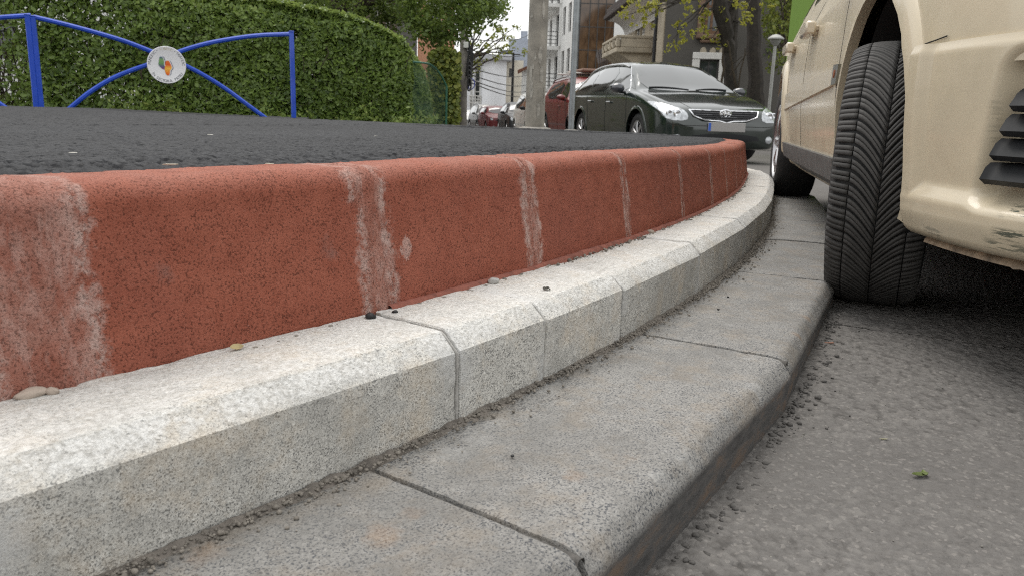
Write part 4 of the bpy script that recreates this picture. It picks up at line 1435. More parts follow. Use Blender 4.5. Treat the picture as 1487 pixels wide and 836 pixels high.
mb.box(((xs0 + x1) / 2, .5, 7.2), (x1 - xs0 - .05, .6, 15.3))
mb.build('mullions', DKFR, ab)

# -- old dark house with a beige street bay, wooden window and a balcony
A = px(957, 27.5); base = float(road_z(27.5)) - .1
hs = thing('old_house', 'old dark grey house with wooden window, white ground floor frame and beige balcony', 'house', (A.x, A.y, base), R(-6))
def hz(y, x=1020): return px(x, 27.5, y).z - base
def hx(x): return (px(x, 27.5).x - A.x) / math.cos(R(6))
u0, u1, uz0 = hx(1012), hx(1040), hz(50)
g0, g1, gz1 = hx(1009), hx(1036), hz(87)
g_op = (g0, g1, gz1 - 1.25, gz1)
u_op = (u0, u1, uz0, uz0 + 1.75)
mb = MB(); wall_open(mb, 0, 7.5, -.4, 7.6, 0, .3, [g_op, u_op])
mb.add([(7.5, 0, -.4), (7.5, 8, -.4), (7.5, 8, 7.6), (7.5, 0, 7.6)], [(0, 1, 2, 3)])
mb.build('wall', GREY_W, hs)
window(hs, *u_op, .10, WOOD, WIN, .10, 2, 1)
w_ = window(hs, *g_op, .14, DKFR, WIN, .05, 1, 0)
fr = MB()
fr.box(((g0 + g1) / 2, -.035, gz1 + .11), (g1 - g0 + .50, .09, .22), bev=.02)
for x in (g0 - .125, g1 + .125): fr.box((x, -.03, gz1 - .65), (.248, .08, 1.296), bev=.02)
fr.build('surround', WHFR, w_)
sl = MB(); sl.box(((u0 + u1) / 2, -.10, uz0 - .10), (u1 - u0 + .55, .28, .14), bev=.03); sl.box(((u0 + u1) / 2, -.07, uz0 - .24), (u1 - u0 + .25, .18, .1), bev=.03)
for x in (u0 - .14, u1 + .14): sl.box((x, -.05, uz0 + .8), (.2, .14, 1.7), bev=.02)
sl.build('window_surround', plain('brown_stone', (.17, .11, .075), .85, var=.3, scale=5), hs)
for k in range(3):
    o_ = MB(); o_.lathe([(0, -.05), (.09, -.05), (.11, -.02), (.12, 0.01)], 14, (0, 0, 0), axis='y')
    ob = o_.build('ornament', BEIGE_W, hs, ((u0 + u1) / 2 + (k - 1) * .31, -.005, uz0 - .62))
    ob.scale = (1, 1, 1.7)
# street bay
FE = px(903, 35.0)
dx_, dy_ = FE.x - A.x, FE.y - A.y
Lb = math.hypot(dx_, dy_)
ba = math.atan2(-dy_, -dx_) - R(-6)
rel = Matrix.Rotation(R(6), 3, 'Z') @ Vector((dx_, dy_, 0))
by = empty('street_bay', (rel.x, rel.y, 0), ba, hs)
def bz(y, Y=30): return px(930, Y, y).z - base
bo_ = [(Lb - 4.4, Lb - 3.5, bz(46), bz(8)), (Lb - 2.4, Lb - 1.5, bz(46), bz(8)), (2.0, 3.0, bz(46), bz(8))]
mb = MB(); wall_open(mb, 0, Lb, -.4, 7.6, 0, .3, bo_)
mb.box((Lb - .28, -.06, 3.6), (.50, .12, 8.0), bev=.02)
mb.build('wall', BEIGE_W, by)
for q in bo_: window(by, *q, .12, WHFR, WIN, .09, 1, 1)
zb0 = bz(79); zb1 = bz(57)
mb = MB(); mb.box((Lb - 3.6, -.65, zb0 + .08), (3.6, 1.3, .18), bev=.03); mb.prism([(0, 0), (1.2, 0), (0, -.75)], 3.2, ((Lb - 5.2, 0, zb0), (0, -1, 0), (0, 0, 1), (1, 0, 0)))
bl = mb.build('balcony', BEIGE_W, by)
mb = MB()
mb.box((Lb - 3.6, -1.24, zb1), (3.6, .14, .10), bev=.02); mb.box((Lb - 1.86, -.62, zb1), (.14, 1.2, .10), bev=.02); mb.box((Lb - 5.34, -.62, zb1), (.14, 1.2, .10), bev=.02)
hh_ = zb1 - zb0 - .22
for x in (Lb - 5.3, Lb - 4.4, Lb - 3.55, Lb - 2.7, Lb - 1.87): mb.box((x, -1.24, zb0 + .17 + hh_ / 2), (.2, .13, hh_), bev=.02)
for k in range(4):
    for d in (-1, 1):
        x = Lb - 4.87 + k * .86
        mb.tube([(x - d * .3, -1.24, zb0 + .2), (x + d * .3, -1.24, zb1 - .06)], .045, 5)
mb.box((Lb - 1.87, -.6, zb0 + .17 + hh_ / 2), (.12, 1.1, hh_), bev=.02)
mb.build('balustrade', BEIGE_W, bl)
mb = MB(); mb.tube([(Lb - .72, -.16, -.3), (Lb - .72, -.16, 7.4)], .06, 8)
for z_ in (1.5, 3.5, 5.5): mb.tube([(Lb - .72, -.16, z_), (Lb - .72, -.16, z_ + .06)], .075, 8)
mb.build('downpipe', IRON, by)
# overhanging roof with a coved eave
ez = bz(22, 33)
mb = MB()
P = np.zeros((9, 2, 3))
for k in range(9):
    a = R(90 * k / 8)
    for j, x in enumerate((-.5, Lb - .2)): P[k, j] = (x, -.75 * (1 - math.cos(a)), ez - .6 + .6 * math.sin(a))
mb.grid(P)
mb.build('eave_cove', WHFR, by)
mb = MB(); mb.box((Lb / 2 - .2, -.0, ez + .10), (Lb + .5, 1.9, .18), bev=.03); mb.box((Lb / 2 - .2, .05, ez + .34), (Lb + .3, 1.8, .28), bev=.05)
mb.build('roof_edge', DK_ROOF, by)
mb = MB(); mb.prism([(-.8, 7.5), (7.9, 7.5), (6.0, 10.2), (1.2, 10.2)], 8.5, ((0, -.7, 0), (1, 0, 0), (0, 0, 1), (0, 1, 0)))
mb.build('roof', DK_ROOF, hs)

# -- tiled gate roof on a dark fence, left of the house
A = px(862, 40); base = float(road_z(40)) - .1
gt = thing('gate', 'small dark tiled roof over a black iron gate between the buildings', 'gate', (A.x, A.y, base), 0)
w_g = px(909, 36).x - A.x
def gz(y, Y=38): return px(885, Y, y).z - base
mb = MB()
for k in range(7):
    x = .5 + k * (w_g - .7) / 6
    mb.box((x, -.3 - k * .5, 1.3), (.11, .11, 2.8))
mb.build('posts', plain('pale_posts', (.5, .5, .5), .6), gt)
mb = MB()
z0, z1 = gz(92), gz(74)
NP = 14
for k in range(NP):
    x0_, x1_ = w_g * k / NP, w_g * (k + 1) / NP
    m_ = MB(); t0, t1 = k / NP, (k + 1) / NP
    m_.add([(x0_, -.9 - 3 * t0, z0 + (z1 - z0) * t0), (x1_ - .02, -.9 - 3 * t1, z0 + (z1 - z0) * t1), (x1_ - .02, .3 - 3 * t1, z1 + .35 * t1 + (z1 - z0) * .4), (x0_, .3 - 3 * t0, z0 + (z1 - z0) * t0 + .55),
            (x0_, -.9 - 3 * t0, z0 + (z1 - z0) * t0 - .22), (x1_ - .02, -.9 - 3 * t1, z0 + (z1 - z0) * t1 - .22)], [(0, 1, 2, 3), (4, 5, 1, 0)])
    m_.build('tile', DK_ROOF, gt)
mb.box((w_g / 2, 1.3, 1.6), (w_g, .1, 3.4)); mb.build('gate_leaf', plain('gate_dark', (.03, .026, .024), .8), gt)

# -- pale modern building at the end of the street
Y_ = 78.0
A = px(676, Y_); base = float(road_z(Y_)) - .1
pb = thing('town_house', 'pale grey modern building with tall narrow window at the street end', 'building', (A.x, A.y, base), 0)
def wx(x): return px(x, Y_).x - A.x
def wz(y, x=700): return px(x, Y_, y).z - base
top = wz(86)
ops = [(wx(682.5), wx(686), wz(160), wz(92)), (wx(688), wx(697), wz(149), wz(88))]
mb = MB(); wall_open(mb, -2.5, wx(702), -.4, top, 0, .3, ops); mb.build('wall', PALE_W, pb)
for q, ms in zip(ops, (0, 0)): window(pb, *q, .16, WHFR, WIN, .12, ms, 3)
# curved bay
n = 14
P = np.zeros((n, 2, 3))
for k in range(n):
    t = k / (n - 1)
    for j, z_ in enumerate((-.4, wz(87))): P[k, j] = (wx(700) + (wx(734) - wx(700)) * t, -.5 - 1.0 * math.sin(math.pi * (.12 + .76 * t)), z_)
mb = MB(); mb.grid(P); mb.build('curved_wall', PALE_W, pb, smooth=True)
mb = MB(); mb.box(((wx(695) + wx(736)) / 2, .3, wz(85)), (wx(740) - wx(690), 4.6, .5), bev=.05); mb.box((wx(688), 1.2, top + .2), (7.5, 3, .4)); mb.build('roof', plain('pale_roof', (.42, .43, .45), .6), pb)
ops = [(wx(737.5), wx(743.5), wz(111), wz(98))]
mb = MB(); wall_open(mb, wx(733), wx(758), -.4, wz(86), .6, .3, ops); mb.build('side_wall', CREAM_W, pb)
window(pb, *ops[0], .75, DKFR, WIN, .1, 1, 0)
mb = MB()
for k in range(3): mb.tube([(wx(680), -.2, wz(150 - 5 * k)), (wx(699), -.2, wz(150 - 5 * k))], .05, 5)
for k in range(5): mb.tube([(wx(682 + 4 * k), -.2, wz(155)), (wx(682 + 4 * k), -.2, wz(139))], .05, 5)
mb.build('railing', WHFR, pb)
mb = MB(); mb.box((wx(752), 4, wz(75)), (2.2, 2, 3.0)); mb.box((wx(747), 5, wz(79)), (3.6, 2, 1.5)); mb.box((wx(758), 5, wz(70)), (.7, .7, 4.2)); mb.build('roof_structures', plain('zinc', (.33, .36, .42), .5, metal=.3), pb)
# -- small gabled house beside it
Y_ = 66.0
A = px(756, Y_); base = float(road_z(Y_)) - .1
gh = thing('small_house', 'small white gabled house with brown roof edge behind the concrete pole', 'house', (A.x, A.y, base), 0)
def sx(x): return px(x, Y_).x - A.x
def sz(y, x=765): return px(x, Y_, y).z - base
q = (sx(763), sx(768), sz(128), sz(113))
mb = MB(); wall_open(mb, 0, 4.2, -.4, sz(101), 0, .3, [q])
mb.prism([(0, sz(101)), (4.2, sz(101)), (2.1, sz(84))], .3, ((0, 0, 0), (1, 0, 0), (0, 0, 1), (0, 1, 0)))
mb.build('wall', WHITE_W, gh)
window(gh, *q, .14, DKFR, WIN, .08, 1, 0)
mb = MB()
for s_, e_ in (((-.35, sz(103)), (2.1, sz(82.5))), ((2.1, sz(82.5)), (4.55, sz(103)))):
    mb.add([(s_[0], -.4, s_[1]), (e_[0], -.4, e_[1]), (e_[0], 6, e_[1]), (s_[0], 6, s_[1]), (s_[0], -.4, s_[1] - .25), (e_[0], -.4, e_[1] - .25)], [(0, 1, 2, 3), (4, 5, 1, 0)])
mb.build('roof', BR_ROOF, gh)
# -- salmon house behind the ivy, and a pale house behind the hedge
A = px(606, 42)
sh_ = thing('salmon_house', 'salmon coloured house wall showing between hedge and tree crown', 'house', (A.x, A.y, -.6), 0)
mb = MB(); wall_open(mb, 0, px(658, 42).x - A.x, 0, 8, 0, .3, [(.4, 1.2, 5.2, 6.6)]); mb.box((1, 3, 8.1), (4, 7, .3)); mb.build('wall', SALMON, sh_)
window(sh_, .4, 1.2, 5.2, 6.6, .14, WHFR, WIN, .08, 1, 0)
ph = thing('pale_house', 'pale house wall glimpsed through the gaps of the hedge', 'house', (-16, 15.5, 0), R(4))
ops = [(2 + 3.2 * k, 3.1 + 3.2 * k, 1.1, 2.5) for k in range(3)]
mb = MB(); wall_open(mb, 0, 11.6, -.4, 3.6, 0, .3, ops); mb.build('wall', WHITE_W, ph)
for q in ops: window(ph, *q, .14, WHFR, WIN, .08, 1, 0)
mb = MB(); mb.prism([(-.5, 3.5), (12.1, 3.5), (10, 5.6), (2, 5.6)], 6, ((0, -.4, 0), (1, 0, 0), (0, 0, 1), (0, 1, 0))); mb.build('roof', BR_ROOF, ph)
# -- unseen houses added across the street, as a dark reflection for the parked cars
for k, (x, y, w_, h_, m_) in enumerate(((-7.6, 34, 10, 8.5, plaster('brown_render', (.14, .11, .085), .2)), (-8.6, 47, 12, 10, GREY_W))):
    tb = thing('unseen_house', ('brown' if k == 0 else 'dark grey') + ' unseen house behind the hedge, added for the parked cars to reflect', 'house', (x, y, -.6), R(84))
    ops = [(.9 + 2.3 * a, 2.1 + 2.3 * a, 1.2 + 3 * b, 2.9 + 3 * b) for a in range(4) for b in range(3) if 2.9 + 3 * b < h_]
    mb = MB(); wall_open(mb, 0, w_, -.2, h_, 0, .3, ops); mb.box((w_ / 2, 3, h_ + .1), (w_, 6.6, .3)); mb.build('wall', m_, tb)
    for q in ops: window(tb, *q, .14, WHFR, WIN, .08, 1, 0)
# -- unseen houses added behind the camera, to darken what the car bodies reflect
for k, (x, y, w_, h_) in enumerate(((-13, -19, 12, 9), (1, -21, 13, 8))):
    tb = thing('unseen_house', ('cream' if k == 0 else 'brown') + ' unseen house behind the viewer, added to darken car reflections', 'house', (x + w_, y, 0), R(180))
    ops = [(.9 + 2.6 * a, 2.2 + 2.6 * a, 1.2 + 3 * b, 2.9 + 3 * b) for a in range(4) for b in range(3) if 2.9 + 3 * b < h_]
    mb = MB(); wall_open(mb, 0, w_, -.2, h_, 0, .3, ops); mb.box((w_ / 2, 3, h_ + .1), (w_, 6.6, .3)); mb.build('wall', CREAM_W if k == 0 else plaster('brown_render', (.14, .11, .085), .2), tb)
    for q in ops: window(tb, *q, .14, WHFR, WIN, .08, 1, 0)
# -- plain green panel hoarding beyond the cream car
A = px(1133, 13.2)
gk = thing('green_kiosk', 'tall plain green panelled kiosk standing beyond the cream car', 'kiosk', (A.x, A.y, float(road_z(13)) - .01), R(-26))
GREEN_P = plain('green_panel', (.155, .265, .035), .45, var=.05, scale=1.0)
for k in range(3):
    mb = MB(); mb.box((.75 + 1.5 * k, .02, 1.6), (1.49, .04, 3.2), bev=.006); mb.build('panel', GREEN_P, gk)
for k in range(2):
    mb = MB(); mb.box((.02, .8 + 1.5 * k, 1.6), (.04, 1.49, 3.2), bev=.006); mb.build('panel', GREEN_P, gk)
mb = MB(); mb.box((2.25, 1.55, 3.25), (4.6, 3.1, .10), bev=.02); mb.build('roof', plain('green_dark', (.06, .12, .02), .5), gk)
mb = MB(); mb.box((2.28, 1.56, 1.6), (4.4, 2.95, 3.15)); mb.build('core', plain('green_dark', (.06, .12, .02), .5), gk)
# ------------------------------------------------------------------ vegetation
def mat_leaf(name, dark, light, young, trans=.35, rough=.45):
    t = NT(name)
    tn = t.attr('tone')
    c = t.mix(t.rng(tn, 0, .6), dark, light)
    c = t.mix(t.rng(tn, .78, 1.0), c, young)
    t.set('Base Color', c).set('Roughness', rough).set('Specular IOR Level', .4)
    tl = t.n.new('ShaderNodeBsdfTranslucent')
    t.l.new(t.mix(.5, c, young), tl.inputs['Color'])
    mx = t.n.new('ShaderNodeMixShader')
    mx.inputs[0].default_value = trans
    out = t.n['Material Output']
    t.l.new(t.b.outputs[0], mx.inputs[1]); t.l.new(tl.outputs[0], mx.inputs[2]); t.l.new(mx.outputs[0], out.inputs['Surface'])
    return t.m
LEAF_HEDGE = mat_leaf('hedge_leaf', (.070, .120, .025), (.190, .275, .062), (.38, .44, .13), .38, .34)
LEAF_DARK = mat_leaf('dark_leaf', (.05, .085, .018), (.12, .18, .036), (.24, .30, .07), .42)
LEAF_YELLOW = mat_leaf('yellow_leaf', (.16, .17, .02), (.30, .30, .035), (.45, .42, .08), .4)
LEAF_BACK = mat_leaf('back_leaf', (.06, .09, .018), (.17, .21, .04), (.32, .33, .07), .4)
BARK_DARK = plain('dark_bark', (.034, .028, .023), .95, var=.45, scale=9, bump=.9, bscale=30)
BARK = plain('bark', (.075, .060, .048), .95, var=.45, scale=9, bump=.9, bscale=30)
TWIG = plain('twig', (.060, .045, .032), .95, var=.4, scale=12)
def leaves(C, size, nrm=None, spread=1.0, aspect=.5, tone=None, seed=0):
    """one folded four-point leaf per centre; returns V, F, tone"""
    g = np.random.default_rng(seed)
    n = len(C)
    d = g.normal(size=(n, 3))
    if nrm is not None: d = d * spread + nrm * 1.0
    d /= np.linalg.norm(d, axis=1)[:, None]
    a = g.normal(size=(n, 3)); a -= (a * d).sum(1)[:, None] * d
    a /= np.linalg.norm(a, axis=1)[:, None]
    b = np.cross(d, a)
    s = (size * g.uniform(.45, 1.45, n))[:, None]
    V = np.zeros((n, 6, 3))
    V[:, 0] = C - a * s * .5
    V[:, 1] = C - a * s * .08 + b * s * aspect * .5 - d * s * .07
    V[:, 2] = C + a * s * .5 - d * s * .10
    V[:, 3] = C - a * s * .08 - b * s * aspect * .5 - d * s * .07
    V[:, 4] = C + a * s * .28 + b * s * aspect * .34 - d * s * .10
    V[:, 5] = C + a * s * .28 - b * s * aspect * .34 - d * s * .10
    k = np.arange(n)[:, None] * 6
    F = np.concatenate([k + np.array([[0, 1, 4, 2]]), k + np.array([[0, 2, 5, 3]])])
    if tone is None: tone = g.random(n)
    return V.reshape(-1, 3), F, np.repeat(tone, 6)
# -- the clipped hedge behind the blue fence
HA, HB = np.array([-10.0, 8.75]), np.array([-1.10, 10.95])
hd = (HB - HA); HL = float(np.linalg.norm(hd)); hd = hd / HL; hn = np.array([-hd[1], hd[0]])
def hedge_h(t):
    return np.interp(t, [0, 3, 5.3, 7.0, 8.1, 8.75, 9.05, 9.2], [2.0, 1.92, 1.74, 1.60, 1.43, 1.20, .82, .38])
n = 135000
t = rng.uniform(-.1, HL, n)
hgt = hedge_h(t)
face = rng.random(n)
dep = rng.exponential(.09, n)
deep = rng.random(n) < .22
dep = np.where(deep, rng.uniform(0, .85, n), dep)
z = rng.uniform(0, 1, n) ** .95 * hgt
# lumps of the clipped surface
lum = fbm(np.stack([t * 1.6, z * 1.8, np.zeros(n)], 1), 3, 3) * .10
top = face < .30
round_ = np.clip((z - (hgt - .35)) / .35, 0, 1)
y = dep + lum + round_ ** 2 * .22
tz = hgt - rng.exponential(.06, n) + fbm(np.stack([t * 1.8, t * 0, t * 0 + 3], 1), 3, 5) * .07
ty = rng.uniform(.1, .95, n)
tz = tz - np.clip((.3 - ty) / .3, 0, 1) ** 2 * .12
z = np.where(top, tz, z); y = np.where(top, ty, y)
endr = np.clip((t - (HL - .55)) / .55, 0, 1)
y = y + endr ** 2 * .45
# thin and twiggy toward the lower left, with holes one can see through
hole = fbm(np.stack([t * 1.1, z * 1.3, np.zeros(n)], 1), 3, 21)
thin = np.clip((6.6 - t) / 1.6, 0, 1) * np.clip((hgt - z) / .5, 0, 1)
keep = rng.random(n) > np.clip(thin * (.60 + hole * 1.1), 0, .97)
keep &= ~((hole > .38) & ~top & (dep < .2) & (t < 7.4))
C = np.stack([HA[0] + hd[0] * t + hn[0] * y, HA[1] + hd[1] * t + hn[1] * y, .20 + z], 1)[keep]
nr = np.stack([-hn[0] * np.ones(n), -hn[1] * np.ones(n), np.zeros(n) + .55], 1)
nr[top] = (0, 0, 1)
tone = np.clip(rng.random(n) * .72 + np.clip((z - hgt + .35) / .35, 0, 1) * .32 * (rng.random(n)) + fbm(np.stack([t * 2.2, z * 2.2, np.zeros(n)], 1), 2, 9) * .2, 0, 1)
hedge = thing('hedge', 'clipped green privet hedge with twiggy gaps behind the blue fence', 'hedge', kind=None)
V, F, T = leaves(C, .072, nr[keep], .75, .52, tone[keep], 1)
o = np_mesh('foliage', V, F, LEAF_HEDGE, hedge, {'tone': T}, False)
o['kind'] = 'stuff'
mb = MB()
for k in range(300):
    t_ = rnd.uniform(0, HL - .3); y_ = rnd.uniform(.12, .7)
    H_ = float(hedge_h(t_)) * rnd.uniform(.6, .96)
    p = np.array([HA[0] + hd[0] * t_ + hn[0] * y_, HA[1] + hd[1] * t_ + hn[1] * y_, .1])
    pts = [p]
    for q in range(6):
        p = p + np.array([rnd.gauss(0, .07), rnd.gauss(0, .07), H_ / 6])
        pts.append(p)
    mb.tube(pts, [.013, .012, .010, .008, .006, .005, .003], 5, False)
    for q in range(3):
        a = np.array(pts[rnd.randrange(1, 5)])
        d_ = np.array([rnd.gauss(0, .25), rnd.gauss(-.1, .2), rnd.uniform(.05, .35)])
        mb.tube([a, a + d_ * .5 + np.array([0, 0, .03]), a + d_], [.006, .004, .002], 4, False)
o = mb.build('stems', TWIG, hedge); o['kind'] = 'stuff'
# loose growth and weeds at its foot
n = 7000
t = rng.uniform(0, HL, n); y = rng.normal(-.10, .07, n)
cl = fbm(np.stack([t * 1.9, t * 0, t * 0], 1), 3, 31)
z = np.abs(rng.normal(0, .13, n)) * np.clip(.35 + cl * 1.6, .05, 1.6)
C = np.stack([HA[0] + hd[0] * t + hn[0] * y, HA[1] + hd[1] * t + hn[1] * y, .20 + z], 1)
V, F, T = leaves(C, .06, np.tile([0, -.4, .8], (n, 1)), .8, .5, np.clip(rng.random(n) * .8 + .2, 0, 1), 2)
o = np_mesh('weeds', V, F, LEAF_HEDGE, None, {'tone': T}, False)
tag(o, 'low leafy weeds along the foot of the hedge', 'weeds', None, 'stuff')

def blob_leaves(blobs, per, size, seed, shell=.55, flat=1.0):
    """points filling leaf clumps: blobs of (centre, radius)"""
    g = np.random.default_rng(seed)
    Cs, Ts = [], []
    for c, r in blobs:
        k = max(8, int(per * r ** 1.6))
        d = g.normal(size=(k, 3)); d /= np.linalg.norm(d, axis=1)[:, None]
        rr = r * (shell + (1 - shell) * g.random(k)) * (1 + .35 * fbm(d * 2.2 + np.array(c), 2, seed))
        p = np.array(c) + d * rr[:, None] * np.array([1, 1, flat])
        Cs.append(p)
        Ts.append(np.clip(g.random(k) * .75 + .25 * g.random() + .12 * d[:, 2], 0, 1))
    return np.concatenate(Cs), np.concatenate(Ts)
def branch(mb, a, b, r0, r1, sag=.0, n=7, jit=.04):
    a, b = Vector(a), Vector(b)
    L = (b - a).length
    pts, rs = [], []
    for k in range(n + 1):
        u = k / n
        p = a.lerp(b, u) + Vector((rnd.gauss(0, jit), rnd.gauss(0, jit), rnd.gauss(0, jit) + sag * math.sin(math.pi * u))) * (L * .25 if 0 < k < n else 0)
        pts.append(p); rs.append(r0 + (r1 - r0) * u)
    mb.tube(pts, rs, 8)
    return pts
# -- dark tree over the right end of the hedge
tr = thing('dark_tree', 'dense dark green tree hanging over the right end of the hedge', 'tree', (-3.3, 15.2, .0))
mb = MB()
branch(mb, (0, 0, -.2), (.1, .1, 2.1), .17, .13)
tips = []
for k in range(9):
    a = R(k * 40 + 10); e = Vector((math.cos(a) * rnd.uniform(1.2, 2.2) + .5, math.sin(a) * 1.3, rnd.uniform(2.6, 4.6)))
    branch(mb, (.1, .1, 1.9 + rnd.random() * .3), e, .07, .02)
    tips.append(e)
mb.build('trunk', BARK, tr, smooth=True)
blobs = []
outline = [(430, 12), (470, 10), (520, 14), (560, 20), (595, 28), (618, 40), (635, 50), (652, 46), (668, 34), (685, 22), (700, 12), (712, 4), (450, -10), (500, -8), (545, -2), (590, 2), (625, 12), (650, 10), (675, -4), (560, -30), (610, -25), (655, -25), (700, -20), (500, -40), (570, -60), (640, -60), (690, -50)]
for (x, y) in outline:
    for q in range(3):
        p = px(x + rnd.uniform(-8, 8), 15.2 + rnd.uniform(-1.3, 1.3), y + rnd.uniform(-6, 6)) - Vector((-3.3, 15.2, 0))
        blobs.append((tuple(p), rnd.uniform(.22, .42)))
C, T = blob_leaves(blobs, 1500, .08, 5, .2)
V, F, T = leaves(C, .075, np.tile([0, 0, .8], (len(C), 1)), 1.0, .55, T * .9, 6)
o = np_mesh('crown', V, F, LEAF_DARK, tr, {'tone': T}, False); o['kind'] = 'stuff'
# -- thin yellow-green tree beside the utility pole
o_ = px(663, 24)
tr = thing('young_tree', 'thin yellow green tree with sparse new leaves beside the cable pole', 'tree', (o_.x, 24, float(road_z(24))))
mb = MB()
branch(mb, (0, 0, -.1), (.05, 0, 2.2), .16, .12)
blobs = []
for (x, y) in [(672, 50), (690, 62), (700, 72), (712, 66), (724, 72), (735, 76), (742, 66), (715, 52), (705, 40), (728, 55), (738, 52), (690, 46), (690, 82), (703, 95), (695, 104), (720, 84), (684, 74), (730, 36), (745, 42), (748, 74), (680, 30), (700, 25), (720, 20)]:
    e = px(x, 24 + rnd.uniform(-.8, .8), y) - Vector((o_.x, 24, float(road_z(24))))
    pts = branch(mb, (.05, 0, rnd.uniform(1.6, 2.3)), e, .035, .008, .1)
    for k in range(3): blobs.append((tuple(Vector(e) + Vector((rnd.gauss(0, .16), rnd.gauss(0, .2), rnd.gauss(0, .12)))), rnd.uniform(.06, .16)))
mb.build('trunk', BARK, tr, smooth=True)
C, T = blob_leaves(blobs, 520, .07, 8, .1)
V, F, T = leaves(C, .085, None, 1, .55, T, 9)
o = np_mesh('crown', V, F, LEAF_BACK, tr, {'tone': np.clip(T + .25, 0, 1)}, False); o['kind'] = 'stuff'
# -- ivy covered wall right of the hedge
iv = thing('ivy_wall', 'low wall overgrown with bright green ivy right of the hedge', 'wall', (px(632, 14).x, 14, 0))
mb = MB(); mb.box((.16, .3, .55), (.36, .5, 1.5)); mb.box((-.38, 8.6, .5), (.36, 16.2, 1.5), R(4)); mb.build('wall', plaster('old_wall', (.25, .22, .18)), iv)  # long second box: unseen run of wall added to darken the estate car's side
n = 3200
P_ = np.stack([rng.uniform(-.12, .42, n), rng.normal(-.05, .05, n), rng.uniform(-.1, 1.45, n)], 1)
P_[:, 2] += .05 * np.sin(P_[:, 0] * 9)
y2 = rng.uniform(.3, 16.5, 9000)
P2 = np.stack([.42 - y2 * .07 + rng.normal(-.1, .08, 9000) - .12, y2, rng.uniform(-.2, 1.38, 9000)], 1)
P_ = np.concatenate([P_, P2]); n = len(P_)
V, F, T = leaves(P_, np.where(np.arange(n) < 3200, .075, .16), np.concatenate([np.tile([.2, -1, .4], (3200, 1)), np.tile([1., -.2, .4], (n - 3200, 1))]), .6, .75, np.clip(rng.random(n) * .9 + .15, 0, 1), 12)
o = np_mesh('ivy', V, F, LEAF_BACK, iv, {'tone': T}, False); o['kind'] = 'stuff'
# -- tall trees along the far side of the street, behind the hedge and the dark tree
for k, (x, y, h_) in enumerate(((-6.2, 21, 7.0), (-7.4, 27, 8.0), (-9.5, 17.5, 6.5))):
    tr = thing('tall_tree', 'tall leafy tree behind the dark tree, %s' % ('nearest to it', 'farther up the street', 'behind the left part of the hedge')[k], 'tree', (x, y, -.3))
    mb = MB(); branch(mb, (0, 0, -.2), (0, 0, h_ * .55), .2, .12)
    blobs = []
    for q in range(46):
        a_, r_, z_ = rnd.uniform(0, 6.28), rnd.uniform(.3, 2.0), rnd.uniform(1.6, h_)
        e = Vector((math.cos(a_) * r_, math.sin(a_) * r_, z_)); blobs.append((tuple(e), rnd.uniform(.5, .8)))
        if q % 4 == 0: branch(mb, (0, 0, h_ * .35), e, .05, .02)
    mb.build('trunk', BARK, tr, smooth=True)
    C, T = blob_leaves(blobs, 260, .1, 50 + k, .25)
    V, F, T = leaves(C, .15, None, 1, .55, T, 50 + k)
    o = np_mesh('crown', V, F, LEAF_DARK, tr, {'tone': T}, False); o['kind'] = 'stuff'
# -- two old street trees in front of the dark house, sprouting yellow leaves
def big_tree(label, xb, Yt, r, tops, clumps, seed):
    b = px(xb, Yt); g0 = float(road_z(Yt))
    tr = thing('street_tree', label, 'tree', (b.x, Yt, g0), 0, 'old trees before the dark house')
    off = Vector((b.x, Yt, g0))
    mb = MB()
    for pts, rr in tops:
        P_ = [px(x, Yt + dy, y) - off for x, y, dy in pts]
        # sample smoothly
        Q, Rr = [], []
        for k in range(len(P_) - 1):
            for u in (0, .25, .5, .75):
                Q.append(P_[k].lerp(P_[k + 1], u) + Vector((rnd.gauss(0, .012), rnd.gauss(0, .012), 0)))
                Rr.append((rr[k] + (rr[k + 1] - rr[k]) * u) * rnd.uniform(.94, 1.08))
        Q.append(P_[-1]); Rr.append(rr[-1])
        mb.tube(Q, Rr, 10)
    mb.build('trunk', BARK_DARK, tr, smooth=True)
    tb = MB(); blobs = []
    for (x0, y0, x1, y1) in clumps:
        a = px(x0, Yt + rnd.uniform(-.5, .2), y0) - off; e = px(x1, Yt + rnd.uniform(-1.0, -.1), y1) - off
        branch(tb, a, e, .022, .006, .08)
        for k in range(5): blobs.append((tuple(e + Vector((rnd.gauss(0, .14), rnd.gauss(0, .15), rnd.gauss(0, .09)))), rnd.uniform(.04, .10)))
    tb.build('branches', BARK_DARK, tr, smooth=True)
    C, T = blob_leaves(blobs, 620, .07, seed, .1)
    V, F, T = leaves(C, .075, None, 1, .5, np.clip(T * .9, 0, 1), seed)
    o = np_mesh('crown', V, F, LEAF_YELLOW, tr, {'tone': T}, False); o['kind'] = 'stuff'
    return tr
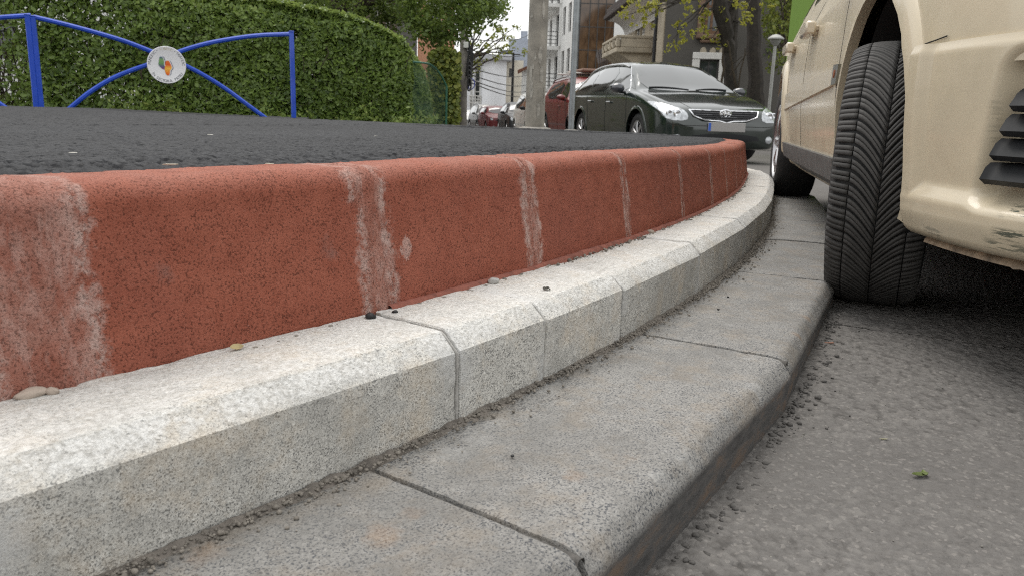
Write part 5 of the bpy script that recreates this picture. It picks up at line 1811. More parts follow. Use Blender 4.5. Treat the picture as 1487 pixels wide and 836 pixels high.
big_tree('old dark tree with forked trunk and yellow shoots in front of the house', 1062, 18, .22,
         [([(1064, 178, 0), (1062, 140, 0), (1060, 95, 0), (1062, 60, 0), (1066, 0, 0), (1070, -60, .2)], [.20, .165, .15, .14, .12, .10]),
          ([(1060, 75, 0), (1052, 40, -.2), (1045, 12, -.3), (1046, -20, -.4), (1040, -60, -.5)], [.14, .16, .16, .12, .08]),
          ([(1054, 50, -.1), (1062, 20, -.1), (1072, -20, -.2)], [.11, .10, .08])],
         [(1046, 10, 1010, 22), (1050, 20, 1020, 14), (1040, -5, 985, 40), (1050, 30, 1035, 55), (1050, 40, 1030, 42), (1050, 55, 1042, 62), (1048, 15, 1062, 10), (1055, 40, 1078, 30), (1060, 30, 1082, 34), (1045, 5, 1064, 4), (1040, -10, 940, 8), (1040, -10, 925, 14), (1040, -20, 960, -4), (1040, -10, 975, 60), (985, 30, 982, 64), (1040, -5, 912, 22), (1030, -10, 945, 20), (1045, 20, 1048, 28), (1040, -20, 1000, -2), (1030, -20, 918, 2), (1040, -14, 955, 12), (1040, -20, 930, 30), (1030, 0, 998, 52)], 21)
big_tree('old dark straight tree trunk behind the parked black estate car', 1096, 19.5, .22,
         [([(1098, 175, 0), (1097, 120, 0), (1095, 60, 0), (1094, 0, 0), (1094, -60, 0)], [.22, .185, .175, .17, .15])],
         [(1094, -10, 1085, 12), (1095, -20, 1110, 5)], 22)
# bare suckers between the trunks
mb = MB()
for (x0, y0, x1, y1, r_) in ((1070, 130, 1056, 60, .03), (1060, 110, 1085, 78, .012), (1062, 95, 1078, 82, .01), (1070, 140, 1082, 70, .02), (1048, 140, 1050, 70, .03)):
    branch(mb, px(x0, 17.6, y0), px(x1, 17.4, y1), r_, r_ * .6)
o = mb.build('bare_suckers', TWIG, smooth=True)
tag(o, 'bare thin suckers growing between the two old trunks', 'shoots')
# -- garden trees behind the lamp post
for (lab, xs_, Yb, zlo, cnt, mat_, sd) in (('leafy yellowish garden tree behind the white lamp post', (1112, 1190), 24, -30, 60, LEAF_BACK, 31), ('dark evergreen mass behind the garden lamp post', (1105, 1200), 28, 60, 50, LEAF_DARK, 32)):
    b = px(1150, Yb); g0 = float(road_z(Yb))
    tr = thing('garden_tree', lab, 'tree', (b.x, Yb, g0))
    off = Vector((b.x, Yb, g0))
    mb = MB(); branch(mb, (0, 0, -.2), (0, 0, 2.6), .2, .12)
    blobs = []
    for k in range(cnt):
        x = rnd.uniform(*xs_); y_ = rnd.uniform(-60, 110) if sd == 31 else rnd.uniform(20, 165)
        if sd == 31: y_ = -60 + 170 * rnd.random() ** 1.25
        p = px(x, Yb + rnd.uniform(-1, 1), y_) - off
        blobs.append((tuple(p), rnd.uniform(.25, .5)))
        if k % 4 == 0: branch(mb, (0, 0, 1.8), p, .05, .02)
    mb.build('trunk', BARK, tr, smooth=True)
    C, T = blob_leaves(blobs, 420, .09, sd, .25)
    V, F, T = leaves(C, .11, None, 1, .55, T, sd)
    o = np_mesh('crown', V, F, mat_, tr, {'tone': T}, False); o['kind'] = 'stuff'
# low clipped hedge at the foot of the lamp post
lh = thing('low_hedge', 'low clipped hedge at the foot of the white lamp post', 'hedge', (px(1100, 20).x, 20, float(road_z(20))))
n = 5000
P_ = np.stack([rng.uniform(0, 2.6, n), rng.normal(0, .18, n), .72 - np.abs(rng.normal(0, .22, n))], 1)
V, F, T = leaves(P_, .07, np.tile([0, -.7, .7], (n, 1)), .8, .55, np.clip(rng.random(n) + .1, 0, 1), 41)
o = np_mesh('foliage', V, F, LEAF_BACK, lh, {'tone': T}, False); o['kind'] = 'stuff'
# ------------------------------------------------------------------ the other parked cars
def std_car(label, cat, loc, head, st, wheels, paint_m, spec, group=None, name='parked_car'):
    """spec: dict of outlines. wheels: (rear axle x, half track, radius)"""
    c = thing(name, label, cat, loc, head, group)
    wb, tr, wr = wheels
    ar = wr + .045
    sh = Shell(st, spec.get('dx', .045), 5, [(0, wr + .02, ar), (-wb, wr + .02, ar)])
    sh.build('body', paint_m, c)
    for sg in (-1, 1):
        for ax in (0, -wb):
            arch_ring(sh, ax, wr + .02, ar, sg, .035, .012, spec.get('arch_mat', paint_m), c, -8, 188, 26)
            mb = MB()
            P = np.zeros((18, 2, 3))
            for i, a in enumerate(np.linspace(R(-20), R(200), 18)):
                for j, y in enumerate((sh.w_at - .06, .42)): P[i, j] = (ax + math.cos(a) * (ar + .015), sg * y, wr + .02 + math.sin(a) * (ar + .015))
            mb.grid(P); mb.lathe([(.0, sg * .42), (ar + .015, sg * .42)], 18, (ax, 0, wr + .02), axis='y')
            mb.build('wheel_well', VOID, c)
            wheel(c, ax, sg * tr, wr, .2, wr * .66, spec.get('spokes', 5), 0, out=sg, detail=0, rim_mat=spec.get('rim', ALLOY))
        for q in spec['windows']:
            patch(sh, 'side', q, .004, .07, GLASS, c, 'window', sg, 1, .012)
        for pts in spec.get('gaps', ()): seam(sh, 'side', pts, .008, VOID, c, 'door_gap', .0, sg)
        for (x, z) in spec.get('handles', ()):
            h = sh.side(x, z, sg)
            if h:
                m = MB(); m.box((x, h.y + sg * .022, z), (.19, .02, .032), bev=.009); m.box((x + .06, h.y + sg * .008, z), (.03, .03, .02)); m.box((x - .06, h.y + sg * .008, z), (.03, .03, .02))
                m.build('door_handle', spec.get('handle_mat', paint_m), c, smooth=True)
        mx, mz, my = spec['mirror']
        m = MB()
        m.lathe([(0, -.09), (.05, -.085), (.078, -.05), (.085, .0), (.08, .045), (.0, .05)], 14, axis='x')
        mo = m.build('mirror', spec.get('mirror_mat', paint_m), c, (mx, sg * my, mz), smooth=True, angle=50)
        mo.scale = (1.0, 1.25, .85); mo.rotation_euler = (0, R(180), R(-12 * sg))
        m = MB(); m.box((mx - .02, sg * (my - .12), mz - .06), (.05, .16, .035), bev=.012); m.build('mirror_arm', BLACK_PL, c, smooth=True)
        hl = patch(sh, 'front', [(sg * y, z) for y, z in spec['headlight']], .006, .025, LAMP, c, 'headlight', 1, 1)
        if spec.get('lamp_detail'):
            for (y, z, r) in spec['lamp_detail']:
                h = sh.front(sg * y, z)
                m = MB(); m.lathe([(0, .004), (r * .55, .010), (r * .75, .004), (r * .8, .014), (r, .010), (r * 1.02, -.01)], 20, (h.x + .004, sg * y, z), axis='x')
                m.build('bulb_ring', CHROME, hl, smooth=True)
        if spec.get('fog'):
            y, z = spec['fog']; h = sh.front(sg * y, z)
            m = MB(); m.lathe([(0, .02), (.045, .016), (.055, .0), (.055, -.02)], 14, (h.x, sg * y, z), axis='x'); m.build('fog_lamp', LAMP, c, smooth=True)
    patch(sh, 'front', spec['screen'], .005, .08, GLASS, c, 'windscreen', 1, 1)
    for n_, ol, mm in spec.get('front', ()): patch(sh, 'front', ol, spec.get('foff', .005), .035, mm, c, n_, 1, 1)
    if 'rear' in spec: patch(sh, 'rear', spec['rear'], .005, .08, GLASS, c, 'rear_window', 1, 1)
    if 'plate' in spec:
        z = spec['plate']; h = max(sh.front(yy, zz).x for yy in (-.2, 0, .2) for zz in (z - .05, z + .05) if sh.front(yy, zz))
        m = MB(); m.box((h + .012, 0, z), (.012, .54, .12), bev=.004); p_ = m.build('number_plate', PLATE_GREY, c)
        m = MB(); m.box((h + .0195, -.248, z), (.003, .036, .104)); m.build('plate_band', PLATE_BLUE, p_)
    if spec.get('rails'):
        for sg in (-1, 1):
            pts = []
            for x in np.linspace(*spec['rails'][:2], 9):
                h = sh.top(x, sg * spec['rails'][2]); k = min(1, 4 * min(x - spec['rails'][1], spec['rails'][0] - x) / 1.0)
                pts.append((x, sg * spec['rails'][2], h.z + .002 + spec['rails'][3] * max(0, k) ** .5))
            m = MB(); m.tube(pts, .02, 8); m.build('roof_rail', spec.get('rail_mat', ALLOY), c, smooth=True)
    return c, sh
def stations(L0, L1, wid, hgt, cowl, rooff, roofr, hood0, hood1, belt, deck=None, ground=.2, tumble=.66, nose=.60):
    """a generic set of stations. L0 nose, L1 tail (negative), cowl/rooff/roofr are x of windscreen base, roof front, roof rear"""
    w = wid / 2
    st = [(L0, ground + .07, hood0 * .82, hood0 * .86, w * nose, w * nose * .8), (L0 - .05, ground + .03, hood0 * .9, hood0 * .96, w * (nose * .45 + .45), w * .70), (L0 - .16, ground, hood0 * .95, hood0 * 1.02, w * .90, w * .78),
          (L0 - .36, ground, (hood0 + belt) / 2 - .03, hood0 + (hood1 - hood0) * .4, w * .965, w * .83), (.1, ground, belt - .05, hood1 - .02, w * .995, w * .86), (cowl, ground, belt, hood1 + .02, w, w * .84),
          (cowl - (cowl - rooff) * .5, ground, belt + .005, (hood1 + hgt) / 2 + .03, w, w * (.5 * (.84 + tumble))), (rooff, ground, belt + .01, hgt - .05, w, w * tumble), (rooff - .45, ground, belt + .015, hgt, w, w * tumble), (roofr, ground, belt + .03, hgt - .03, w * .985, w * tumble * .97)]
    if deck:
        st += [(roofr - .65, ground, belt + .03, deck + .03, w * .97, w * .8), (L1 + .12, ground + .04, belt - .0, deck, w * .93, w * .76), (L1, ground + .12, belt - .1, deck - .1, w * .80, w * .62)]
    else:
        st += [((roofr + L1) / 2, ground + .02, belt + .03, (hgt + belt) / 2 + .14, w * .965, w * tumble), (L1 + .06, ground + .05, belt + .0, belt + .12, w * .92, w * .72), (L1, ground + .12, belt - .12, belt - .04, w * .8, w * .66)]
    return st
Shell.w_at = .84
# -- the dark estate car facing us
DARKCAR = paint('black_green_paint', (.013, .021, .018), .16, .9)
ast = [(.965, .27, .50, .56, .56, .44), (.93, .22, .56, .655, .72, .56), (.86, .20, .625, .715, .80, .64), (.70, .19, .70, .775, .858, .71), (.45, .185, .775, .84, .885, .75), (.1, .18, .86, .915, .903, .78), (-.25, .18, .915, .98, .905, .77),
       (-.55, .18, .93, 1.135, .905, .70), (-.85, .18, .935, 1.285, .905, .645), (-1.15, .18, .94, 1.40, .905, .60), (-1.6, .18, .945, 1.455, .905, .59), (-2.2, .18, .955, 1.465, .905, .59), (-2.9, .18, .965, 1.42, .895, .575), (-3.3, .19, .975, 1.33, .88, .56), (-3.6, .22, .97, 1.16, .85, .55), (-3.76, .26, .93, 1.0, .80, .55), (-3.81, .34, .86, .90, .72, .52)]
tspec = dict(dx=.035, spokes=7,
    windows=[[(-.50, .955), (-1.32, .965), (-1.32, 1.355), (-1.12, 1.33), (-.78, 1.16)], [(-1.40, .968), (-2.32, .985), (-2.32, 1.375), (-1.40, 1.365)], [(-2.40, .99), (-3.18, 1.02), (-2.98, 1.27), (-2.40, 1.36)]],
    gaps=[[(-.42, .30), (-.40, .62), (-.46, .92)], [(-1.36, .28), (-1.36, .95)], [(-2.22, .5), (-2.30, .70), (-2.40, .96)]],
    handles=[(-1.18, .80), (-2.14, .82)], mirror=(-.60, 1.0, .985), mirror_mat=paint('mirror_paint', (.035, .037, .045), .2, 1.0),
    headlight=[(.545, .560), (.525, .64), (.59, .72), (.735, .768), (.845, .815), (.878, .79), (.835, .665), (.80, .562)], lamp_detail=[(.665, .645, .058), (.755, .65, .045)],
    screen=[(-.70, 1.005), (-.35, .975), (.35, .975), (.70, 1.005), (.60, 1.34), (.35, 1.40), (-.35, 1.40), (-.60, 1.34)],
    fog=(.66, .33), plate=.49, rails=(-1.15, -3.1, .60, .02), rear=[(-.5, 1.0), (.5, 1.0), (.45, 1.22), (-.45, 1.22)],
    front=[('lower_intake', [(-.52, .30), (.52, .30), (.45, .40), (-.45, .40)], BLACK_PL)])
toy, tsh = std_car('black green estate car with chrome grille and grey number plate facing us', 'car', (2.56, 11.67, -.146), R(-77.45), ast, (2.70, .775, .325), DARKCAR, tspec)
gl = patch(tsh, 'front', [(-.50, .705), (.50, .705), (.455, .625), (.30, .575), (.10, .565), (.0, .545), (-.10, .565), (-.30, .575), (-.455, .625)], .004, .03, BLACK_PL, toy, 'grille', 1, 0)
ol = [(-.50, .705), (-.13, .70), (.13, .70), (.50, .705), (.455, .625), (.30, .575), (.10, .565), (.0, .545), (-.10, .565), (-.30, .575), (-.455, .625), (-.50, .705)]
seam(tsh, 'front', ol, .020, CHROME, gl, 'chrome_surround', .012)
for k, z in enumerate((.672, .644, .616, .590)):
    x_ = .46 - .035 * k
    seam(tsh, 'front', [(-x_, z), (x_, z)], .010, plain('grille_bar', (.10, .10, .105), .3, metal=.6), gl, 'grille_bar', .010)
h = tsh.front(0, .69)
em = MB(); em.mi = 0
def ell(mb, cx, cz, a, b, r, x):
    n = 28
    pts = [(x, cx + a * math.cos(2 * math.pi * k / n), cz + b * math.sin(2 * math.pi * k / n)) for k in range(n + 1)]
    mb.tube(pts, r, 6, False)
ell(em, 0, .665, .078, .052, .009, h.x + .030)
ell(em, 0, .670, .024, .047, .008, h.x + .034)
ell(em, 0, .688, .050, .022, .008, h.x + .034)
em.build('emblem', CHROME, gl, smooth=True)
m = MB(); m.prism([(.075 * math.cos(a), .05 * math.sin(a)) for a in np.linspace(0, 2 * math.pi, 20, False)], .02, ((h.x + .006, 0, .665), (0, 1, 0), (0, 0, 1), (1, 0, 0))); m.build('emblem_plate', CHROME, gl)
for q in ((-.02, -.60), (.10, .62)):
    pts = [tsh.hit((6, y, z), (-1, 0, 0)) + Vector((.012, 0, .004)) for y, z in [(q[0] + (q[1] - q[0]) * u, .992 + .028 * math.sin(u * 2.4)) for u in np.linspace(0, 1, 7)]]
    m = MB(); m.tube(pts, .011, 5); m.build('wiper', BLACK_PL, toy)
for sg in (-1, 1):
    seam(tsh, 'side', [(-.46, .955), (-.80, 1.175), (-1.13, 1.35), (-1.7, 1.395), (-2.4, 1.375), (-2.95, 1.285), (-3.2, 1.03)], .014, CHROME, toy, 'window_trim', .004, sg)
    seam(tsh, 'front', [(sg * .44, .70), (sg * .60, .90), (sg * .66, .965)], .006, VOID, toy, 'bonnet_gap', .0)
seam(tsh, 'front', [(-.80, .52), (-.6, .50), (.6, .50), (.80, .52)], .008, VOID, toy, 'bumper_gap', .001)
hp = tsh.hit((6, -.05, 1.22), (-1, 0, 0))
m = MB(); m.box((hp.x + .012, -.08, 1.20), (.006, .085, .085), rot=Matrix.Rotation(R(-58), 3, 'Y')); m.build('sticker', plain('sticker_white', (.8, .82, .8), .5), toy)

def place(xr, Y, wid=1.76):
    """front axle centre of a car whose right front corner shows at photo column xr"""
    p = px(xr, Y)
    return (p.x + wid / 2, Y, float(road_z(Y)) - .004)
SIDEW = lambda a, b, c, zb, zt: [[(a, zb), (b + .03, zb + .01), (b + .03, zt), (a - .42, zt - .06), (a - .15, zb + .2)], [(b - .03, zb + .01), (c, zb + .03), (c + .12, zt - .03), (b - .03, zt)]]
def simple_spec(belt, hgt, cowl, roofr, wid, hood0, ground, lampz, **kw):
    w = wid / 2
    zt = belt + (hgt - belt) * .80
    d = dict(windows=SIDEW(cowl - .22, -1.25, roofr + .1, belt + .03, zt), gaps=[[(-.42, ground + .12), (-.42, belt)], [(-1.25, ground + .1), (-1.25, belt)]], handles=[(-1.08, belt - .14)],
             mirror=(cowl - .32, belt + .06, w + .08), headlight=[(w * .60, lampz - .08), (w * .58, lampz), (w * .78, lampz + .07), (w * .92, lampz + .06), (w * .88, lampz - .06)],
             screen=[(-w * .76, belt + .07), (w * .76, belt + .07), (w * .64, hgt - .10), (-w * .64, hgt - .10)], fog=(w * .62, ground + .16), plate=ground + .24,
             front=[('grille', [(-w * .5, lampz - .09), (w * .5, lampz - .09), (w * .52, lampz + .0), (-w * .52, lampz + .0)], BLACK_PL), ('lower_intake', [(-w * .5, ground + .08), (w * .5, ground + .08), (w * .55, ground + .16), (-w * .55, ground + .16)], BLACK_PL)],
             rear=[(-w * .55, belt + .08), (w * .55, belt + .08), (w * .5, belt + .25), (-w * .5, belt + .25)])
    d.update(kw)
    return d
G_ROW = 'cars parked in a row down the street'
# red off-roader with a roof bar
RED_P = paint('red_paint', (.15, .015, .014), .35, .4)
st = stations(.82, -3.45, 1.80, 1.64, -.30, -1.0, -2.9, .98, 1.06, 1.05, None, .24, .70)
c, sh = std_car('dark red off-roader with roof rails half hidden behind the grey steel post', 'car', place(826, 19.2, 1.8), R(-79), st, (2.67, .77, .34), RED_P, simple_spec(1.05, 1.64, -.30, -2.9, 1.80, .98, .24, .88, rails=(-1.0, -3.0, .62, .07), arch_mat=BLACK_PL), G_ROW)
m = MB(); m.box((-1.35, 0, 1.735), (.09, 1.36, .04), bev=.012); m.box((-2.3, 0, 1.735), (.09, 1.36, .04), bev=.012); m.build('roof_bar', plain('pale_bar', (.6, .58, .55), .4), c)
m = MB(); m.box((-1.9, .15, 1.80), (1.5, .95, .09), bev=.03); m.build('roof_board', plain('brown_board', (.18, .10, .07), .7), c)
# white people carrier behind the concrete pole
WHT = paint('white_paint', (.50, .50, .47), .4, .3)
st = stations(.85, -3.3, 1.78, 1.66, -.15, -.95, -2.9, .92, 1.04, 1.0, None, .2, .72)
std_car('white people carrier half hidden by the concrete utility pole', 'car', place(764, 30, 1.78), R(-80), st, (2.68, .76, .32), WHT, simple_spec(1.0, 1.66, -.15, -2.9, 1.78, .92, .2, .80, mirror_mat=BLACK_PL), G_ROW)
# dark hatchback
st = stations(.80, -3.1, 1.72, 1.48, -.30, -1.05, -2.5, .80, .94, .93, None, .18, .66)
std_car('dark grey hatchback between the red small car and the white carrier', 'car', place(735, 37, 1.72), R(-80), st, (2.5, .74, .31), paint('grey_paint', (.016, .018, .021), .42, .12), simple_spec(.93, 1.48, -.30, -2.5, 1.72, .80, .18, .70), G_ROW)
# small red car with a round lamp
st = stations(.70, -2.85, 1.68, 1.41, -.25, -.75, -2.5, .82, .93, .95, None, .16, .74)
std_car('small bright red car with pale roof and round headlamps far down the row', 'car', place(705, 43, 1.68), R(-78), st, (2.45, .73, .30), paint('bright_red_paint', (.15, .02, .022), .42, .1), simple_spec(.95, 1.41, -.25, -2.5, 1.68, .82, .16, .72, headlight=[(.56, .66), (.56, .78), (.70, .80), (.72, .68)]), G_ROW)
# silver estate with rails
st = stations(.82, -3.4, 1.80, 1.66, -.30, -.95, -3.0, .92, 1.02, 1.02, None, .2, .72)
std_car('silver estate car with roof rails just behind the small red car', 'car', place(692, 49.5, 1.8), R(-77), st, (2.67, .77, .33), paint('silver_paint', (.085, .085, .082), .4, .3), simple_spec(1.02, 1.66, -.30, -3.0, 1.80, .92, .2, .82, rails=(-.95, -3.0, .62, .07)), G_ROW)
# white saloon and a small black car at the far end
st = stations(.85, -3.55, 1.76, 1.45, -.30, -1.1, -2.4, .80, .93, .93, 1.0, .18, .66)
std_car('white saloon at the far end of the row beside the cable pole', 'car', place(672, 60, 1.76), R(-84), st, (2.65, .75, .31), WHT, simple_spec(.93, 1.45, -.30, -2.3, 1.76, .80, .18, .70), G_ROW)
st = stations(.75, -3.0, 1.68, 1.45, -.30, -1.0, -2.5, .80, .92, .93, None, .18, .66)
std_car('small black car at the far end between white saloon and silver estate', 'car', place(688, 54.5, 1.68), R(-78), st, (2.45, .72, .30), paint('black_paint', (.015, .015, .017), .42, .15), simple_spec(.93, 1.45, -.30, -2.5, 1.68, .80, .18, .70), G_ROW)
# ------------------------------------------------------------------ the blue tubular fence
BLUE = plain('blue_paint', (.010, .065, .48), .35, coat=.5, var=.12, scale=9)
def ground_at(p):
    d = float(kdist(np.array([p.x]), np.array([p.y]))[0])
    return float(asp_z(np.array([p.x]), np.array([p.y]), np.array([d]))[0])
FA, FB = px(52, 8.05), px(424, 9.05)
fz = ground_at((FA + FB) / 2)
fe = thing('fence', 'blue tubular steel fence with curved crossing bars and a round white badge', 'fence', (FA.x, FA.y, fz - .01), math.atan2(FB.y - FA.y, FB.x - FA.x))
FL = math.hypot(FB.x - FA.x, FB.y - FA.y)
fw_ = Vector(((FB.x - FA.x) / FL, (FB.y - FA.y) / FL, 0))
def on_fence(x, y):
    """photo pixel -> (distance along the fence, height above its foot)"""
    d = px(x, 1.0, y) - Vector((0, 0, CAM_Z))
    n = Vector((-fw_.y, fw_.x, 0))
    t = n.dot(FA - Vector((0, 0, CAM_Z))) / n.dot(d)
    p = Vector((0, 0, CAM_Z)) + d * t
    return ((p - FA).dot(fw_), p.z - (fz - .01))
def smooth_line(P, n=8):
    out = []
    for k in range(len(P) - 1):
        p0, p1, p2, p3 = P[max(k - 1, 0)], P[k], P[k + 1], P[min(k + 2, len(P) - 1)]
        for i in range(n):
            t = i / n
            out.append(tuple(.5 * (2 * b + (c - a) * t + (2 * a - 5 * b + 4 * c - d) * t * t + (3 * b - a - 3 * c + d) * t ** 3) for a, b, c, d in zip(p0, p1, p2, p3)))
    out.append(P[-1])
    return out
def bar(pixels, name, r=.024):
    P = [on_fence(*q) for q in pixels]
    pts = [(a, 0, b) for a, b in smooth_line(P)]
    mb = MB(); mb.tube(pts, r, 8)
    return mb.build(name, BLUE, fe, smooth=True, angle=30)
bar([(49, 25), (95, 36), (140, 48), (183, 61), (222, 76), (243, 84)], 'curved_bar')
bar([(243, 84), (262, 75), (295, 65), (330, 58), (375, 52), (424, 50)], 'curved_bar')
bar([(100, 159), (128, 136), (160, 116), (190, 103), (216, 94), (243, 84)], 'curved_bar')
bar([(243, 84), (270, 96), (300, 112), (330, 131), (360, 153), (386, 172)], 'curved_bar')
bar([(-95, 46), (-40, 30), (0, 26), (45, 23)], 'curved_bar')
bar([(-140, 96), (-80, 110), (-30, 132), (10, 158)], 'curved_bar')
zt_ = on_fence(424, 50)[1]
for x0_, w_, zz_ in ((on_fence(47.5, 100)[0], .05, on_fence(47, 23)[1]), (on_fence(55.0, 100)[0], .046, on_fence(55, 25)[1]), (on_fence(424.5, 100)[0], .05, zt_ + .022)):
    mb = MB(); mb.box((x0_, 0, zz_ / 2 - .03), (w_, w_, zz_ + .06), bev=.006); mb.box((x0_, 0, zz_ + .005), (w_ + .006, w_ + .006, .012), bev=.004)
    mb.build('post', BLUE, fe, smooth=True, angle=30)
bx_, bz_ = on_fence(242, 95)
BRD = abs(on_fence(270.5, 95)[0] - on_fence(214, 95)[0]) / 2
mb = MB()
mb.lathe([(0, .030), (BRD - .006, .030), (BRD, .034), (BRD, .050), (BRD - .004, .054), (BRD - .010, .052), (0, .051)], 48, (0, 0, 0), axis='y')
SIGNW = plain('sign_white', (.78, .78, .80), .35, var=.03)
bo2 = mb.build('badge', SIGNW, fe, (bx_, 0, bz_), smooth=True, angle=30)
bo2.rotation_euler = (0, 0, math.pi)
def text_mesh(parent, name, items, mat_):
    """items: (character, x, z, rotation, size) on the badge face"""
    V, F = [], []
    for ch, x, z, rot, size in items:
        cu = bpy.data.curves.new('t', 'FONT'); cu.body = ch; cu.size = size; cu.align_x = 'CENTER'; cu.extrude = .0008; cu.resolution_u = 3
        ob = bpy.data.objects.new('t', cu); COL.objects.link(ob)
        me = bpy.data.meshes.new_from_object(ob.evaluated_get(bpy.context.evaluated_depsgraph_get()))
        n = len(V)
        c_, s_ = math.cos(rot), math.sin(rot)
        for v in me.vertices:
            a, b = v.co.x, v.co.y
            V.append((-(x + a * c_ - b * s_), .0525 + v.co.z, z + a * s_ + b * c_))
        F += [tuple(i + n for i in p.vertices) for p in me.polygons]
        bpy.data.objects.remove(ob); bpy.data.curves.remove(cu); bpy.data.meshes.remove(me)
    me = bpy.data.meshes.new(name); me.from_pydata(V, [], F)
    return link_mesh(name, me, mat_, parent, smooth=False)
def ring_text(s, r, a_mid, span, size, inward=False):
    it = []
    n = len(s)
    for k, ch in enumerate(s):
        u = (k + .5) / n - .5
        a = a_mid - span * u if not inward else a_mid + span * u
        x, z = r * math.cos(a), r * math.sin(a)
        it.append((ch, x, z, a - math.pi / 2 if not inward else a + math.pi / 2, size))
    return it
rr = BRD * .80
TXT = plain('sign_text', (.12, .13, .15), .5)
text_mesh(bo2, 'lettering', ring_text('MUNCESC', rr, R(154), R(52), BRD * .20) + ring_text('TRĂIESC', rr, R(26), R(52), BRD * .20) + ring_text('ÎN SECTORUL PATRU', BRD * .93, R(270), R(122), BRD * .20, True), TXT)
text_mesh(bo2, 'faded_lettering', ring_text('IUBESC', rr, R(90), R(44), BRD * .19), plain('sign_text_faded', (.50, .46, .34), .5))
text_mesh(bo2, 'dots', [('•', rr * math.cos(a), rr * math.sin(a), a - math.pi / 2, BRD * .2) for a in (R(121), R(59))], TXT)
def wing(name, pts, mat_, y, hgt):
    mb = MB(); P_ = smooth_poly([(-x * BRD, z * BRD) for x, z in pts], 3)
    mb.prism(P_, hgt, ((0, y, 0), (1, 0, 0), (0, 0, 1), (0, 1, 0)))
    return mb.build(name, mat_, bo2)
def mat_wing(name, stops):
    t = NT(name)
    z = t.node('ShaderNodeSeparateXYZ', Vector=t.obj(False)).outputs['Z']
    f = t.rng(z, -.6 * BRD, .5 * BRD)
    cr = t.n.new('ShaderNodeValToRGB'); t.l.new(f, cr.inputs['Fac'])
    e = cr.color_ramp.elements
    while len(e) < len(stops): e.new(.5)
    for k, (p, c) in enumerate(stops): e[k].position = p; e[k].color = (*c, 1)
    t.set('Base Color', cr.outputs['Color']).set('Roughness', .4)
    return t.m
L_W = [(-.34, .44), (-.18, .42), (-.12, .22), (-.14, -.02), (-.04, -.16), (-.04, -.26), (-.22, -.24), (-.40, -.06), (-.42, .02), (-.38, .2)]
R_W = [(.02, .24), (.14, .22), (.20, .04), (.26, -.10), (.24, -.22), (.14, -.30), (.14, -.48), (.06, -.58), (-.06, -.52), (-.10, -.34), (-.12, -.2), (-.06, .04), (-.06, .16)]
SHD = plain('emblem_outline', (.07, .085, .16), .5)
wing('emblem', [(x + .07, z + .02) for x, z in L_W], SHD, .0512, .0012)
wing('emblem', [(x + .08, z + .0) for x, z in R_W], SHD, .0516, .0012)
wing('emblem', [(x * 1.0 + .035, z + .01) for x, z in L_W], SIGNW, .0524, .001)
wing('emblem', [(x * 1.0 + .045, z) for x, z in R_W], SIGNW, .0528, .001)
wing('emblem', L_W, mat_wing('wing_cool', [(.3, (.30, .05, .12)), (.42, (.10, .06, .22)), (.6, (.12, .28, .10)), (.78, (.20, .34, .12)), (.95, (.02, .06, .22))]), .0535, .001)
wing('emblem', R_W, mat_wing('wing_warm', [(.0, (.70, .05, .01)), (.15, (.85, .22, .02)), (.38, (.90, .50, .06)), (.55, (.72, .10, .01)), (.8, (.75, .20, .03))]), .0540, .001)
# ------------------------------------------------------------------ poles, posts, lamps
CONC = plain('old_concrete', (.26, .24, .205), .92, var=.35, scale=7, bump=.5, bscale=60)
p = px(777, 8.1); g = ground_at(p)
up = thing('utility_pole', 'thick weathered concrete utility pole with flaking patches', 'pole', (p.x, p.y, g - .02))
mb = MB()
prof = [(.098 - .0035 * z, z) for z in np.arange(0, 8.1, .25)]
mb.lathe([(0, 0)] + prof + [(0, 8)], 14)
mb.build('pole', CONC, up, smooth=True, angle=40)
for k in range(14):
    a = R(rnd.uniform(-150, -30)); z_ = rnd.uniform(.1, 1.9); r_ = .0985 - .0035 * z_
    w_, h_ = rnd.uniform(.015, .035), rnd.uniform(.04, .18)
    P_ = np.zeros((4, 6, 3))
    for i in range(4):
        for j in range(6):
            aa = a + (i / 3 - .5) * w_ / r_ * (1.2 - .9 * abs(j / 5 - .5) + rnd.uniform(-.35, .35))
            P_[i, j] = (math.cos(aa) * (r_ + .002), math.sin(aa) * (r_ + .002), z_ + (j / 5 - .5) * h_ + rnd.uniform(-.012, .012))
    mb = MB(); mb.grid(P_)
    mb.build('paper_scrap', plain('old_paper', (.34, .32, .28), .95, var=.4, scale=20), up)
mb = MB(); mb.lathe([(0, .0), (.17, .0), (.165, .022), (.11, .034), (.09, .034)], 14); mb.build('base_mortar', plain('pale_mortar', (.30, .28, .25), .95, var=.3, scale=20), up)
p = px(830, 7.75); g = ground_at(p)
sp = thing('sign_post', 'slim grey galvanised steel post in front of the red off-roader', 'post', (p.x, p.y, g - .02))
mb = MB(); mb.tube([(0, 0, 0), (0, 0, 3.2)], .027, 14); mb.build('tube', plain('galvanised', (.27, .29, .30), .5, metal=.55, var=.2, scale=8), sp, smooth=True, angle=40)
mb = MB(); mb.lathe([(.0, .0), (.07, .0), (.066, .020), (.034, .028)], 12); mb.build('base_mortar', plain('pale_mortar', (.30, .28, .25), .95), sp)
p = px(672, 20); g = float(road_z(20))
cp = thing('cable_pole', 'old grey pole wrapped in black cable coils between hedge and street', 'pole', (p.x, p.y, g - .02))
mb = MB(); mb.lathe([(.105, 0), (.10, 1.0), (.088, 4.0), (.08, 7.5), (0, 7.5)], 12); mb.build('pole', plain('pole_grey', (.20, .185, .165), .9, var=.3, scale=8), cp, smooth=True, angle=40)
def zz(y, Y=20, x=672): return px(x, Y, y).z - g
mb = MB()
